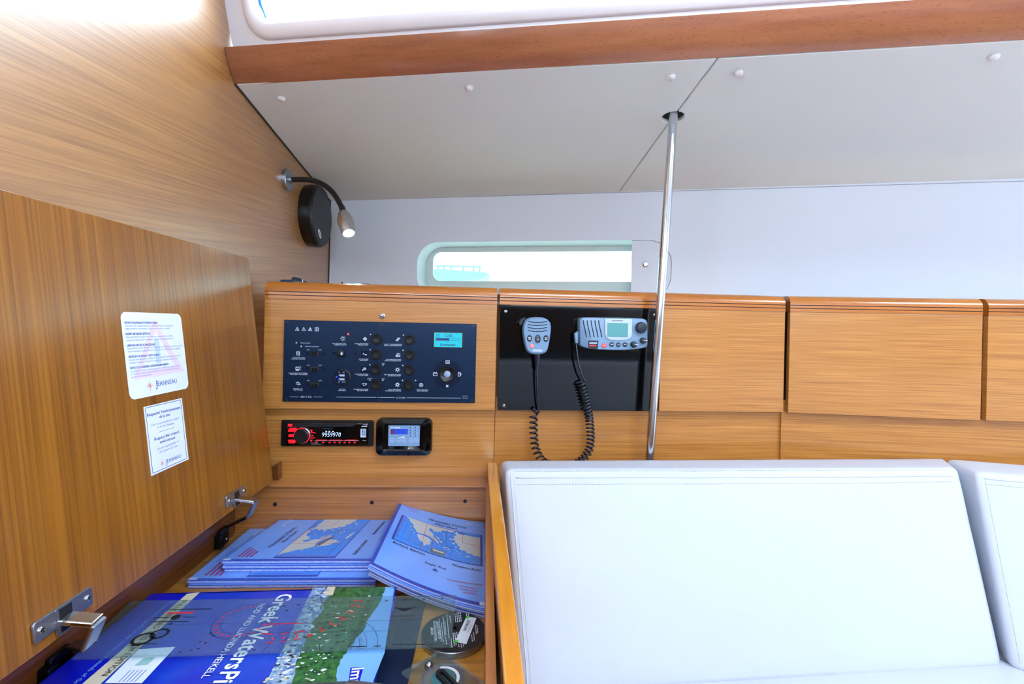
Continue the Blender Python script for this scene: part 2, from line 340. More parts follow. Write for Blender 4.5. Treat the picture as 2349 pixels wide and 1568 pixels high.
kn = FH.at(*FH.px(1481, 606)); b = MB(); b.lathe(kn, [(0.0085, -0.003), (0.0085, 0.004), (0.006, 0.006)], M_steel, 16); b.build('knob', bl, smooth=True)

# ceiling panels, the hole for the post, screw caps
ce = struct('ceiling')
def ceil_uv(X, far):
    if far: q = FH.pt((X + 0.58) / FH.r.x, 1.594); d = q - FC.o; return (d.dot(FC.r), d.dot(FC.u))
    q = FC.o + FC.r * ((X + 0.58) / FC.r.x); d = q - FC.o; return (d.dot(FC.r), d.dot(FC.u) + 0.003)
hc = FC.px(1544, 270); hr = 0.0245
n0 = FC.px(1645, 137); f0 = FC.px(1418, 443); sd = (V(n0) - V(f0)).normalized(); sn = V((-sd.y, sd.x))
cs = [V(hc) + sd * (hr * math.cos(t)) + sn * (hr * math.sin(t)) for t in [math.pi * i / 10 for i in range(11)]]       # left half of the hole
cs2 = [V(hc) + sd * (hr * math.cos(t)) - sn * (hr * math.sin(t)) for t in [math.pi * i / 10 for i in range(11)]]
top_s = V(n0) + sd * 0.004; bot_s = V(f0)
g = sn * 0.0012
if (V(ceil_uv(-0.5, True)) - bot_s).dot(sn) < 0: cs, cs2 = cs2, cs; g = -g
b = MB(); b.prism(FC, [tuple(p) for p in [V(ceil_uv(-0.577, True)), V(ceil_uv(-0.577, False)), top_s + g] + [p + g for p in cs] + [bot_s + g]], -0.012, 0, M_ceil); cp = b.build('ceiling_panel', ce, bevel=0.003)
b = MB(); b.prism(FC, [tuple(p) for p in [bot_s - g] + [p - g for p in cs2[::-1]] + [top_s - g, V(ceil_uv(2.0, False)), V(ceil_uv(2.0, True))]], -0.012, 0, M_ceil); cp2 = b.build('ceiling_panel', ce, bevel=0.003)
b = MB(); b.flat(FC, [ceil_uv(-0.6, True), ceil_uv(-0.6, False), ceil_uv(2.1, False), ceil_uv(2.1, True)], -0.05, M_black); b.build('deck_underside', ce)
caps = None
for i, (x, y) in enumerate(((646, 225), (1076, 200), (1540, 175), (1694, 166), (2280, 129))):
    fr = FC.at(*FC.px(x, y))
    if caps is None:
        b = MB(); b.lathe(LOCAL, [(0.0088, 0), (0.0088, 0.003), (0.0072, 0.0058), (0.004, 0.0072), (0.001, 0.0076)], M_cap, 16); caps = b.build('screw_cap', ce, smooth='all', mat=fr.mat())
    else: again(caps, ce, fr.mat())
# roof above the cabin with two hatch openings
b = MB(); FR = Fr((0, 0, 2.2), (1, 0, 0), (0, 1, 0))
for x0, x1, y0, y1 in ((-1.6, 0.2, -1.9, 1.0), (0.2, 0.8, -1.9, -0.3), (0.2, 0.8, 0.3, 1.0), (0.8, 1.6, -1.9, 1.0), (1.6, 2.3, -1.9, -0.4), (1.6, 2.3, 0.3, 1.0), (2.3, 3.0, -1.9, 1.0)):
    b.box(FR, x0, x1, y0, y1, 0, 0.02, M_white)
b.build('roof', ce)
# beech rail under the coachroof window
B0 = V((-0.579, 1.13, 1.681)); B1 = B0 + V((1.529, -0.315, 0)) * 1.7; T0 = V((-0.579, 1.079, 1.738)); T1 = T0 + V((1.322, -0.267, 0)) * 1.97
def railp(Bp, Tp):
    d = Tp - Bp; nn = V((0.2, -1, -0.85)).normalized(); out = []
    for i in range(9):
        t = i / 8; out.append(Bp + d * t + nn * (0.006 * math.sin(math.pi * t) ** 0.8))
    return out + [Tp + V((0, 0.012, 0.006)), Tp + V((0, 0.035, 0.0)), Bp + V((0, 0.02, 0.012))]
b = MB(); b.loft([railp(B0, T0), railp(B1, T1)], M_beech, True, True); o = b.build('trim_1', smooth=True); o['kind'] = 'structure'
# coachroof side window
w2 = struct('window_2')
q0 = FW2.px(590, 50); ql = FW2.px(584, 92); qe = FW2.px(552, 0); qi = FW2.px(586, 20)
ih = rr(qi[0], 2.2, q0[1] - 0.002, 0.36, 0.035, 8); oh = rr(qe[0] + 0.001, 2.3, ql[1] - 0.003, 0.40, 0.05, 8)
b = MB(); b.ring(FW2, [(0.002, -0.05), (2.7, -0.05), (2.7, 0.5), (0.002, 0.5)], scl2 := rr(qi[0] - 0.004, 2.204, q0[1] - 0.006, 0.364, 0.038, 8), -0.02, 0, M_white); b.build('coachroof_side', w2)
b = MB(); k = 0.010
def inset(poly, d): 
    c = V((1.2, 0.2)); return [(u + (d if u < c.x else -d), v + (d if v < c.y else -d)) for u, v in poly]
b.loft([[FW2.pt(u, v, h) for u, v in L] for L, h in ((oh, 0), (inset(oh, 0.002), 0.004), (inset(oh, 0.006), 0.0065), (inset(ih, -0.016), 0.010), (inset(ih, -0.006), 0.009), (ih, 0.001), (ih, -0.03))], M_white)
b.build('window_frame', w2, smooth='all')
b = MB(); b.prism(FW2, inset(ih, -0.002), -0.028, -0.023, M_glass); b.build('pane', w2)
b = MB()
M_frit = mat('black_frit_dot', '30343c', 0.6)
for i in range(150):
    for r_ in range(3):
        b.flat(FW2, circ(qi[0] + 0.012 + (i + 0.5 * (r_ % 2)) * 0.0062, q0[1] + 0.004 + r_ * 0.0045, 0.0010 - 0.00018 * r_, 6), -0.0215, M_frit)
for i in range(60):
    for r_ in range(2):
        b.flat(FW2, circ(qi[0] + 0.012 + r_ * 0.0045, q0[1] + 0.008 + (i + 0.5 * r_) * 0.0062, 0.0010, 6), -0.0215, M_frit)
fd = b.build('frit_dots', w2); fd['kind'] = 'stuff'
b = MB(); b.prism(FW2, [(qi[0] + 0.001, q0[1] + 0.035), (qi[0] + 0.009, q0[1] + 0.008), (qi[0] + 0.0115, q0[1] + 0.006), (qi[0] + 0.006, q0[1] + 0.035), (qi[0] + 0.006, 0.35), (qi[0] + 0.001, 0.35)], -0.020, -0.016, mat('blue_sealing_strip', '2a86d8', 0.4)); b.build('sealing_strip', w2)
# dark strips standing for the shadow gap at the bulkhead, plus the grey liner joint
b = MB(); e1 = FC.pt(*ceil_uv(-0.578, False)); e2 = FC.pt(*ceil_uv(-0.578, True)); e3 = FH.pt(0.001, 0.9, 0.001)
b.tube([e1, e2], 0.0022, M_gap, 6); b.tube([e2, FH.pt(0.0015, 1.59, 0.001), e3], 0.0024, M_gap, 6); b.tube([FH.pt(0.0, 1.592, 0.0), FH.pt(2.5, 1.592, 0.0)], 0.0013, M_stitch, 6)
o = b.build('trim_2'); o['kind'] = 'structure'
# panelling under the lockers
pn = struct('wall_lower')
us1 = FLA.px(1134, 1000)[0]; us2 = FLA.px(1790, 1000)[0]; zlo, zhi = 0.74, 0.975
b = MB(); b.box(FLA, -0.07, us1 - 0.0006, zlo, zhi, -0.015, 0, M_lock); b.build('panel', pn, bevel=0.0008)
b = MB(); b.box(FLA, us1 + 0.0006, us2 - 0.0006, 0.4, zhi, -0.015, 0, M_lock); b.build('panel', pn, bevel=0.0008)
ub = FLB.px(1791, 1000)[0]
b = MB(); b.box(FLB, ub, 1.6, 0.4, zhi, -0.015, 0, M_lock); b.build('panel', pn, bevel=0.0008)
# the other side of the saloon, only met in reflections
wf = struct('wall_front'); FO = Fr((3.0, -1.9, 0), (-1, 0, 0), (0, 0, 1))
b = MB(); b.ring(FO, [(0, 0), (4.6, 0), (4.6, 2.2), (0, 2.2)], rr(1.3, 3.9, 1.52, 1.75, 0.05, 4), -0.02, 0, M_liner); b.build('liner', wf)
b = MB(); b.box(FO, 0, 3.6, 0.95, 1.3, 0, 0.35, M_dark); b.build('locker_front', wf)
b = MB(); b.box(FO, 0, 3.6, 0.45, 0.88, 0.25, 0.45, M_leather); b.box(FO, 0, 3.6, 0.2, 0.45, 0.25, 0.9, M_dark); b.build('seat_block', wf, bevel=0.03)
b = MB(); b.box(Fr((3.0, 1.9, 0), (0, -1, 0), (0, 0, 1)), 0, 3.8, 0, 2.2, -0.02, 0, M_liner); o = b.build('wall_right'); o['kind'] = 'structure'

# a pale boat alongside, seen through the port
bo = onY(1062, 628, 4.2); BT = thing('moored_boat', 'pale moored boat seen faintly through the hull window', 'boat', (bo.x, 4.4, bo.z - 0.6))
M_far = mat('far_boat_paint', '98b4c0', 0.6); FY = Fr((0, 4.2, 0), (1, 0, 0), (0, 0, 1))
hp = [FY.px(*p) for p in ((960, 618), (1010, 617), (1112, 624), (1124, 629), (1100, 640), (960, 652))]
b = MB(); b.prism(FY, hp[::-1], -0.8, 0, M_far); b.build('hull', BT)
for x in (1004, 1018, 1033, 1062, 1086, 1100): p = FY.px(x, 622); b = MB(); b.tube([FY.pt(p[0], p[1], -0.03), FY.pt(p[0], p[1] + 0.055, -0.03)], 0.008, M_far, 6); b.build('rail_post', BT)
b = MB(); b.tube([FY.pt(*FY.px(1000, 608), -0.03), FY.pt(*FY.px(1104, 611), -0.03)], 0.007, M_far, 6); b.build('rail', BT)

# ------------------------------------------------------------------ lockers
Zt, Zbot = 1.2405, 0.946
def locker(fr, ua, ub, label, front=True, frontmat=None, side=None):
    root = thing('wall_locker', label, 'locker', fr.pt((ua + ub) / 2, Zbot, -0.02), 'lockers along the hull side')
    z1 = fr.px(603, 669)[1] if False else 1.2165; z2 = 1.2085; z3 = 1.1995
    prof = [(0.0, z3), (0.0, z2 - 0.0009), (-0.003, z2 - 0.0007), (-0.003, z2 + 0.0007), (0.0, z2 + 0.0009), (0.0, z1 - 0.0009), (-0.003, z1 - 0.0007), (-0.003, z1 + 0.0007), (0.0, z1 + 0.0009)]
    r = 0.022
    prof += [(-r + r * math.cos(math.radians(a)), Zt - r + r * math.sin(math.radians(a))) for a in range(0, 91, 9)]
    prof += [(-0.10, Zt), (-0.10, z3)]
    b = MB()
    b.loft([[fr.pt(u, z, h) for h, z in prof] for u in (ua, ub)], M_nose, True, True)
    for zz in (z1, z2): b.box(fr, ua + 0.0003, ub - 0.0003, zz - 0.0009, zz + 0.0009, -0.0032, -0.0024, M_gap)
    b.build('nosing', root, smooth=True)
    if front:
        b = MB(); b.box(fr, ua, ub, Zbot, z3 - 0.0006, -0.016, -0.0004, frontmat or M_lock); b.build('door', root, bevel=0.0008)
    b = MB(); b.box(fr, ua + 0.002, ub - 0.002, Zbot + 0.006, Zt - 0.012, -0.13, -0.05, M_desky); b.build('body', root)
    return root
uA = [FA.px(x, 800)[0] for x in (604.5, 1138.0, 1144.0, 1512.5, 1515.0, 1800.0)]
L1 = locker(FA, uA[0], uA[1], 'wooden locker at the left that holds the dark switch panel')
L2 = locker(FA, uA[2], uA[3], 'wooden locker with a glossy black front behind the marine radio', False)
L3 = locker(FA, uA[4], uA[5], 'plain wooden locker between steel post and dark vertical gap')
uB = [FB.px(x, 800)[0] for x in (1811.0, 2253.0, 2266.0)]
L4 = locker(FB, uB[0], uB[1], 'wide wooden locker between the two vertical gaps on the right')
L5 = locker(FB, uB[2], uB[2] + 0.7, 'wooden locker cut by the right edge of the frame')
b = MB(); b.box(FA, uA[5], uA[5] + 0.02, Zbot + 0.001, Zt - 0.012, -0.05, -0.018, M_gap); b.build('filler_strip', L3)
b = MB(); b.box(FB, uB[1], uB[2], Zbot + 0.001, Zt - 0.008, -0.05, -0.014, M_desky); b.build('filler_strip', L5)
# black acrylic front with its screws
b = MB(); b.box(FA, uA[2] + 0.001, uA[3], Zbot + 0.001, 1.1985, -0.012, 0.0005, M_gloss); ac = b.build('acrylic_panel', L2, bevel=0.0006)
def screw(parent, frs, r=0.004, m=None, slot='x', name='screw', dome=0.5):
    m = m or M_steel; first = None
    for fr in frs:
        if first is None:
            b = MB(); b.lathe(LOCAL, [(r, 0), (r, r * 0.25), (r * 0.8, r * dome), (r * 0.3, r * dome * 1.2)], m, 14)
            b.box(LOCAL, -r * 0.7, r * 0.7, -r * 0.13, r * 0.13, r * dome * 0.9, r * dome * 1.3, M_slot)
            if slot == 'x': b.box(LOCAL, -r * 0.13, r * 0.13, -r * 0.7, r * 0.7, r * dome * 0.9, r * dome * 1.3, M_slot)
            first = b.build(name, parent, smooth=True, mat=fr.mat())
        else: again(first, parent, fr.mat())
    return first
F2 = FA.off(0.0005)
screw(ac, [F2.at(*F2.px(x, y)) for x, y in ((1160, 714), (1156, 930), (1501, 722))], 0.0042)
sf = FA.at(*FA.px(877, 724.7)); sf = Fr(sf.o, sf.r * math.cos(0.45) + sf.u * math.sin(0.45), sf.u)
screw(L1, [sf], 0.0068, M_steel, 'line', 'coin_screw', 0.35)
# boards the shelf is made of
b = MB(); b.face([FA.pt(uA[0], Zt - 0.011, -0.09), FA.pt(uA[5], Zt - 0.011, -0.09), V((0.76, 1.47, Zt - 0.011)), V((-0.575, 1.79, Zt - 0.011))], M_lock); b.build('shelf_board', L2)

# ------------------------------------------------------------------ switch panel
FP = FA.off(0.004); c1 = FP.px(652, 733); c2 = FP.px(1089.5, 924)
SP = thing('switch_panel', 'dark navy electrical switch panel with round push buttons and turquoise screen', 'switch panel', FA.pt((c1[0] + c2[0]) / 2, c2[1], 0))
b = MB(); b.box(FA, c1[0], c2[0], c2[1], c1[1], 0, 0.004, M_face); b.build('faceplate', SP, bevel=0.0006)
MM = 1.0 / 1109 * 1.14          # metres per photo pixel on this face
def P(x, y): return FP.px(x, y)
bt = None
for x, y in ((864.5, 777.2), (863.9, 812.3), (863, 846.7), (862.3, 881.8), (940.1, 778.9), (939.3, 813.5), (938.5, 848), (938, 882.4)):
    fr = FP.at(*P(x, y))
    if bt is None:
        b = MB(); b.lathe(LOCAL, [(0.0128, 0), (0.0128, 0.003), (0.0118, 0.0042), (0.0096, 0.0042), (0.0092, 0.0025)], M_btn, 28, cap1=False); bt = b.build('push_button', SP, smooth=True, mat=fr.mat())
        b = MB(); b.lathe(LOCAL, [(0.0088, 0.001), (0.0088, 0.0055), (0.0080, 0.0064), (0.0030, 0.0060)], M_btn, 24); c = b.build('button_cap', bt, smooth=True, mat=Matrix()); c.matrix_local = Matrix()
    else: again(bt, SP, fr.mat())
ld = None
for x, y in ((849.8, 766.6), (849.2, 801.7), (848.6, 836.3), (848.2, 871.3), (878.5, 836.9), (878.3, 871.8), (925.3, 768.3), (924.8, 803), (924.1, 837.8), (923.4, 872.2), (953.3, 872.2), (679.8, 785.7), (691, 794)):
    fr = FP.at(*P(x, y))
    if ld is None: b = MB(); b.lathe(LOCAL, [(0.0016, 0), (0.0014, 0.0008), (0.0005, 0.0012)], M_print, 10); ld = b.build('indicator_light', SP, mat=fr.mat())
    else: again(ld, SP, fr.mat())
fr = FP.at(*P(798.8, 766)); b = MB(); b.lathe(fr, [(0.0022, 0), (0.002, 0.001), (0.0008, 0.0018)], M_red, 12); o = b.build('indicator_light', SP); o['label'] = 'lit red indicator light'
tg = None
for x, y in ((721, 809.7), (721.6, 844.2), (721, 879.9)):
    fr = FP.at(*P(x, y))
    if tg is None:
        b = MB(); b.box(LOCAL, -0.0105, 0.0105, -0.006, 0.004, -0.001, 0.0012, M_black); tg = b.build('toggle_switch', SP, bevel=0.001, mat=fr.mat())
        b = MB(); b.prism(Fr((0, -0.003, 0), (0, 0, 1), (1, 0, 0)), [(0, -0.006), (0.008, -0.004), (0.009, 0.004), (0, 0.006)], -0.004, 0.004, M_btn); c = b.build('lever', tg, bevel=0.001, mat=Matrix()); c.matrix_local = Matrix.Translation((0, 0.004, 0))
    else: again(tg, SP, fr.mat())
lp = None
for x, y in ((706, 810), (742.5, 810.5), (706, 845), (742.5, 845), (705, 880), (742, 881), (767, 809.5), (815.5, 811)):
    fr = FP.at(*P(x, y))
    if lp is None: b = MB(); b.lathe(LOCAL, [(0.0034, 0), (0.0034, 0.0006), (0.0024, 0.0009)], M_facedk, 14); lp = b.build('dark_lamp', SP, smooth=True, mat=fr.mat())
    else: again(lp, SP, fr.mat())
fr = FP.at(*P(784, 810)); b = MB(); b.lathe(fr, [(0.009, 0), (0.008, 0.012), (0.006, 0.013)], M_black, 18); dk = b.build('dimmer_knob', SP, smooth=True)
fd2 = fr.off(0.0131); b = MB(); b.flat(fd2, rr(0.001, 0.005, -0.003, 0.003, 0.001, 3), 0.0002, M_print); b.build('knob_mark', dk)
# usb socket
fr = FP.at(*P(786, 865.2)); b = MB(); b.lathe(fr, [(0.0196, 0), (0.0196, 0.003), (0.0176, 0.0045), (0.0165, 0.003)], M_black, 32, cap1=False); us = b.build('usb_socket', SP, smooth=True)
b = MB(); b.lathe(fr, [(0.0166, 0.0), (0.0166, 0.003)], M_facedk, 32); b.build('socket_face', us)
b = MB()
for v in (0.0055, -0.0035): b.box(fr, -0.0075, 0.005, v - 0.001, v + 0.0014, 0.003, 0.0036, M_print); b.box(fr, -0.0055, 0.005, v - 0.0028, v - 0.0018, 0.003, 0.0034, M_print)
b.text(fr, '5V', (-0.009, 0.0105), (-0.005, 0.0105), 0.0032, M_print, 0.0034); b.text(fr, '1A', (0.001, 0.0105), (0.005, 0.0105), 0.0032, M_print, 0.0034)
b.text(fr, '5V', (-0.009, -0.0115), (-0.005, -0.0115), 0.0032, M_print, 0.0034); b.text(fr, '2.1A', (0.000, -0.0115), (0.007, -0.0115), 0.0032, M_print, 0.0034)
b.build('socket_print', us)
b = MB(); b.lathe(fr.at(-0.013, 0.0015), [(0.0018, 0.003), (0.0014, 0.0042)], M_blue, 10); b.lathe(fr.at(-0.0065, -0.0045), [(0.0016, 0.003), (0.0012, 0.004)], M_blue, 10); o = b.build('blue_light', us)
# screen
s1 = P(993.3, 759.6); s2 = P(1062.8, 798.5); b = MB(); b.prism(FP, rr(s1[0], s2[0], s2[1], s1[1], 0.003, 4), 0, 0.0022, M_black); sc = b.build('screen', SP, bevel=0.0008)
t1 = P(996.3, 762.3); t2 = P(1059.6, 796.3); b = MB(); b.box(FP, t1[0], t2[0], t2[1], t1[1], 0.0022, 0.0026, M_lcd); b.build('lit_display', sc)
b = MB(); hS = 0.0029
b.ptext(FP, '12.8V', (1020, 772.6), (1038.5, 773.0), 6.6, M_lcdtx, hS, 0.01); b.ptext(FP, 'Domestic', (1009.8, 792.3), (1045, 793), 5.0, M_lcdtx, hS, 0.025)
for A_, B_ in (((1000.5, 775.3), (1054.8, 775.9)), ((1000.5, 780.2), (1054.8, 780.8)), ((1000.5, 775.3), (1000.5, 780.2)), ((1054.8, 775.9), (1054.8, 780.8)), ((1000.5, 768), (1000.5, 773)), ((1008.4, 768), (1008.4, 773)), ((1000.5, 773), (1008.4, 773)), ((1000.5, 768), (1008.4, 768))):
    b.line(FP, P(*A_), P(*B_), 0.0007, hS, M_lcdtx)
b.pflat(FP, [(1000.5, 780), (1030.6, 780.4), (1030.6, 775.8), (1000.5, 775.5)], hS, M_lcdtx)
for x in (1002, 1006.5): b.line(FP, P(x, 767.6), P(x, 766), 0.0016, hS, M_lcdtx)
b.ptext(FP, '10', (999, 785), (1002.3, 785), 2.8, M_lcdtx, hS); b.ptext(FP, '13.0', (1023.5, 785.3), (1030.6, 785.3), 2.8, M_lcdtx, hS); b.ptext(FP, '16', (1053, 785.6), (1056.3, 785.6), 2.8, M_lcdtx, hS)
b.build('display_print', sc)
# selector dial
fr = FP.at(*P(1025.8, 857.5)); b = MB(); b.flat(fr, circ(0, 0, 0.0335, 48), 0.0004, M_facedk)
for a in (45, 135, 225, 315): ca, sa = math.cos(math.radians(a)), math.sin(math.radians(a)); b.line(fr, (ca * 0.019, sa * 0.019), (ca * 0.0335, sa * 0.0335), 0.0005, 0.0006, M_face)
b.build('dial_field', SP)
b = MB(); b.lathe(fr, [(0.0182, 0.0004), (0.0182, 0.004), (0.0170, 0.0055), (0.0155, 0.0045), (0.0095, 0.0035), (0.0082, 0.0035)], M_blackp, 36, cap1=False); dl = b.build('selector_ring', SP, smooth=True)
b = MB(); b.lathe(fr, [(0.0078, 0.001), (0.0078, 0.0050), (0.0062, 0.0066), (0.002, 0.0072)], mat('grey_blue_key', '8ea4c4', 0.35), 24); b.build('centre_key', dl, smooth=True)
screw(SP, [FP.at(*P(x, y)) for x, y in ((876, 743.8), (872.8, 918.5), (659, 738.5), (656.6, 917), (1085, 749), (1082.5, 919.5))], 0.0042, M_steelk, 'x', 'screw', 0.25)
# printed legends and symbols
b = MB()
for tx, a, c in (('ECLAIRAGE INT.', (763, 788.6), (794.5, 788.8)), ('CABIN LIGHTS', (766.3, 791.5), (795, 791.7)), ('GROUPE FROID', (814, 788.9), (844.7, 789.1)), ('FRIDGE UNIT', (821.4, 791.7), (844.7, 791.9)), ('AUXILIAIRE', (822.4, 824.1), (844.5, 824.3)), ('AUXILIARY', (825, 826.8), (844.5, 827)), ("GROUPE D'EAU", (814.4, 858.7), (844.7, 858.9)), ('WATER PUMP', (820.5, 861.5), (844.6, 861.7)), ('POMPE DE CALE', (811.6, 893.4), (844.1, 893.6)), ('BILGE PUMP', (819.6, 896.3), (844.1, 896.5)), ('AUTO', (842.8, 869), (854, 869)), ('ON', (875.3, 869.5), (881.7, 869.5)), ('ON', (875.7, 834.8), (882.1, 834.8)),
                 ('ELECT. NAVIGATION', (881.9, 790.3), (921.5, 790.6)), ('NAV. INSTRUMENTS', (881.4, 793.2), (921.5, 793.5)), ('ECLAIRAGE PONT', (885.9, 825.2), (920.6, 825.4)), ('DECK FLOODLIGHT', (882.7, 828), (920.4, 828.2)), ('FEU DE MOUILLAGE', (881.3, 859.8), (919.5, 860.1)), ('ANCHOR LIGHT', (889.6, 862.5), (919.5, 862.7)), ('FEUX MOTEUR', (890.9, 894.3), (919.6, 894.5)), ('STEAMING LIGHTS', (883.6, 897.1), (920, 897.4)), ('FEUX DE NAV.', (956.3, 894.7), (982.4, 894.9)), ('NAV. LIGHTS', (956.3, 897.4), (980.5, 897.6)),
                 ('Shore power', (689.7, 786.9), (712.7, 787.3)), ('Reverse polarity', (700.6, 795), (731, 795.5)), ('CHAUFFE-EAU', (671.3, 821.1), (700, 821.3)), ('WATER HEATER', (668.1, 824.1), (700.3, 824.3)), ('CHARGEUR BATTERIE', (661.7, 856.5), (705.3, 856.8)), ('BATTERY CHARGER', (666.1, 859.4), (705.7, 859.7)), ('PRISES AC', (672.9, 892), (694.2, 892.2)), ('AC PLUGS', (673.4, 894.9), (694.2, 895.1)), ('12V DC', (779, 893), (791.8, 893.1)), ('10A MAX', (776.5, 896), (793.7, 896.1))):
    b.ptext(FP, tx, a, c, 2.2, M_print, 0.0004, 0.012)
for y in (803.1, 838.3, 873.4): b.ptext(FP, 'ON', (704, y), (710.5, y), 2.3, M_print); b.ptext(FP, 'OFF', (730.3, y + 0.3), (738.2, y + 0.3), 2.3, M_print)
b.ptext(FP, '230 V AC', (689.5, 911.3), (714.7, 911.6), 3.7, M_print, bold=0.01); b.ptext(FP, '12 V DC', (909, 913.7), (930, 913.9), 3.7, M_print, bold=0.01); b.ptext(FP, 'scheiber', (1061, 908.6), (1073, 908.8), 1.8, M_print)
for a, c in (((664.5, 909.6), (685.3, 909.8)), ((719, 909.8), (739.9, 910)), ((770.3, 910.2), (773, 910.2)), ((774, 910.2), (863, 911)), ((864.5, 911), (870, 911.1)), ((871.5, 911.1), (905.9, 911.4)), ((933.3, 911.7), (1057, 912.4)), ((1061, 912.4), (1074, 912.5))): b.line(FP, P(*a), P(*c), 0.0007, 0.0004, M_print)
def ic(x, y): return P(x, y)
def LN(c, pts, w=0.0009, s=0.001):
    for p, q in zip(pts, pts[1:]): b.line(FP, (c[0] + p[0] * s, c[1] + p[1] * s), (c[0] + q[0] * s, c[1] + q[1] * s), w, 0.0005, M_print)
for i, (x, y) in enumerate(((682.1, 754.2), (696.8, 754.4), (711.7, 754.7))):
    c = ic(x, y); LN(c, [(-4.3, -3.6), (4.3, -3.6), (0, 4.2), (-4.3, -3.6)], 0.0010); LN(c, [(0, -2.4), (0, 1.4)], 0.0013 if i < 2 else 0.0026)
c = ic(726.7, 754.9); LN(c, [(-3.6, -3.8), (-3.6, 3.6), (3.6, 3.6), (3.6, -3.8), (-3.6, -3.8)], 0.0014); LN(c, [(0, -3.6), (0, 3.6)], 0.0014)
def bulb(x, y, fill=0):
    c = ic(x, y); b.arc(FP, c, 0.0027, 0.0010 + 0.0012 * fill, 0, 360, 0.0005, M_print, 18); LN(c, [(-1.3, 3.8), (1.3, 3.8)], 0.0014)
    for k in range(8):
        if k == 2: continue
        a = math.radians(45 * k); LN(c, [(math.cos(a) * 4.4, math.sin(a) * 4.4), (math.cos(a) * 6.0, math.sin(a) * 6.0)], 0.0011)
bulb(786.7, 776.2); bulb(911.9, 847.3, 0.7); bulb(911.6, 881.8, 1); bulb(966, 882.4, 0.7)
c = ic(837.5, 777); b.flat(FP, [(c[0] - 0.0048, c[1]), (c[0], c[1] - 0.0048), (c[0] + 0.0048, c[1]), (c[0], c[1] + 0.0048)], 0.0005, M_print)
for p in (((-3, 0), (3, 0)), ((0, -3), (0, 3))): 
    b.line(FP, (c[0] + p[0][0] * 0.001, c[1] + p[0][1] * 0.001), (c[0] + p[1][0] * 0.001, c[1] + p[1][1] * 0.001), 0.0006, 0.0007, M_face)
c = ic(836.8, 811.6); b.text(FP, 'A', (c[0] - 0.005, c[1] - 0.0015), (c[0] - 0.0002, c[1] - 0.0015), 0.0042, M_print, 0.0005, 0.02); LN(c, [(0, -2.5), (4.8, -2.5), (4.2, -0.6), (3, -1.2), (1.5, -0.8), (0.4, -1.4)], 0.0011)
c = ic(836.4, 846.7); LN(c, [(-4, -3.5), (-4, -0.6), (-2, 0.6), (4, 0.6)], 0.0024); LN(c, [(0, 1), (0, 3.2)], 0.001); LN(c, [(-2.4, 3.6), (2.4, 3.6)], 0.0011)
c = ic(836, 881.1); b.arc(FP, (c[0], c[1]), 0.0030, 0.0011, 0, 360, 0.0005, M_print, 18); LN(c, [(-5.4, 3), (-3.5, 0.5)], 0.0012); LN(c, [(2.6, 1.4), (5.4, 2), (5.2, -0.5)], 0.0014)
c = ic(912.9, 778.2); 
for d in (-1.7, 0, 1.7): LN(c, [(-3.4 + d, -3.6 - d * .4), (2.6 + d, 3.6 - d * .4)], 0.0012)
LN(c, [(1, 4.6), (5, 1.4)], 0.0012)
c = ic(912.9, 813.5); LN(c, [(-5.4, -3), (5.4, -3)], 0.0024); LN(c, [(-0.5, -1.6), (-0.5, 4.4), (-4.6, -1.4), (-0.5, -1.4)], 0.0009); b.arc(FP, (c[0] + 0.003, c[1] + 0.002), 0.0018, 0.0009, 0, 360, 0.0005, M_print, 14)
c = ic(684, 810); LN(c, [(-3.2, -4), (-3.2, 4), (3, 4), (3, -4), (-3.2, -4)], 0.0014); LN(c, [(-3, 1.5), (3, 1.5)], 0.001); LN(c, [(-3, -1), (3, -1)], 0.001); LN(c, [(1, -4.6), (4.4, -4.8)], 0.001)
c = ic(684.4, 843.9); LN(c, [(-5.6, -4.2), (2.2, -4.2)], 0.0034); LN(c, [(-5.4, -4), (-5.4, 2.4), (-3.6, 3.2), (-1.8, 0), (0.2, 3.2), (2, 2.4), (2, -4)], 0.0013); LN(c, [(6, 4.6), (4.6, 1)], 0.0012); LN(c, [(5.4, -1), (5.4, -2)], 0.0014); LN(c, [(5.4, -3.6), (5.4, -4.6)], 0.0014)
c = ic(684, 879.2); LN(c, [(-5, 1), (-2.4, 2.8), (2, 2.6), (4.2, -2), (5.6, -2.8)], 0.0012); LN(c, [(-2.4, 4.2), (0.2, 1)], 0.0012); LN(c, [(-4.6, -1), (-1, -1.6), (3.8, -2)], 0.0013); LN(c, [(0.4, -5), (0.4, -6)], 0.001)
c = ic(1026.8, 829.8); LN(c, [(-4.4, -3.6), (-4.4, 3.4), (4.4, 3.4), (4.4, -3.6), (-4.4, -3.6)], 0.0011); LN(c, [(-3, -2), (-1, 0.4), (1, -2), (3, 0.2)], 0.001); LN(c, [(-4, 1.8), (4, 1.8)], 0.0006)
c = ic(998.3, 857.2); LN(c, [(-4.4, -4), (-4.4, 2.6), (4.4, 2.6), (4.4, -4), (-4.4, -4)], 0.0011); LN(c, [(-3.4, 3.8), (-1.6, 3.8)], 0.0016); LN(c, [(1.6, 3.8), (3.4, 3.8)], 0.0016); LN(c, [(-2.6, 0), (0, 1.4), (2.6, 0)], 0.0008)
c = ic(1053.9, 857.9); LN(c, [(-3, -4.6), (-3, 4.6), (2, 4.6), (2, -4.6), (-3, -4.6)], 0.0013); LN(c, [(-3, 1), (2, 1)], 0.0013); LN(c, [(3.2, 3), (4.2, 0.5), (3, -3)], 0.001)
c = ic(1025.8, 884.7); LN(c, [(-2.6, -3), (2.8, 3)], 0.001); LN(c, [(2.8, -3), (-2.6, 3)], 0.001); LN(c, [(-2.4, -2.2), (-1.6, 1.6), (1.6, 1.6), (2.4, -2.2), (-2.4, -2.2)], 0.0009)
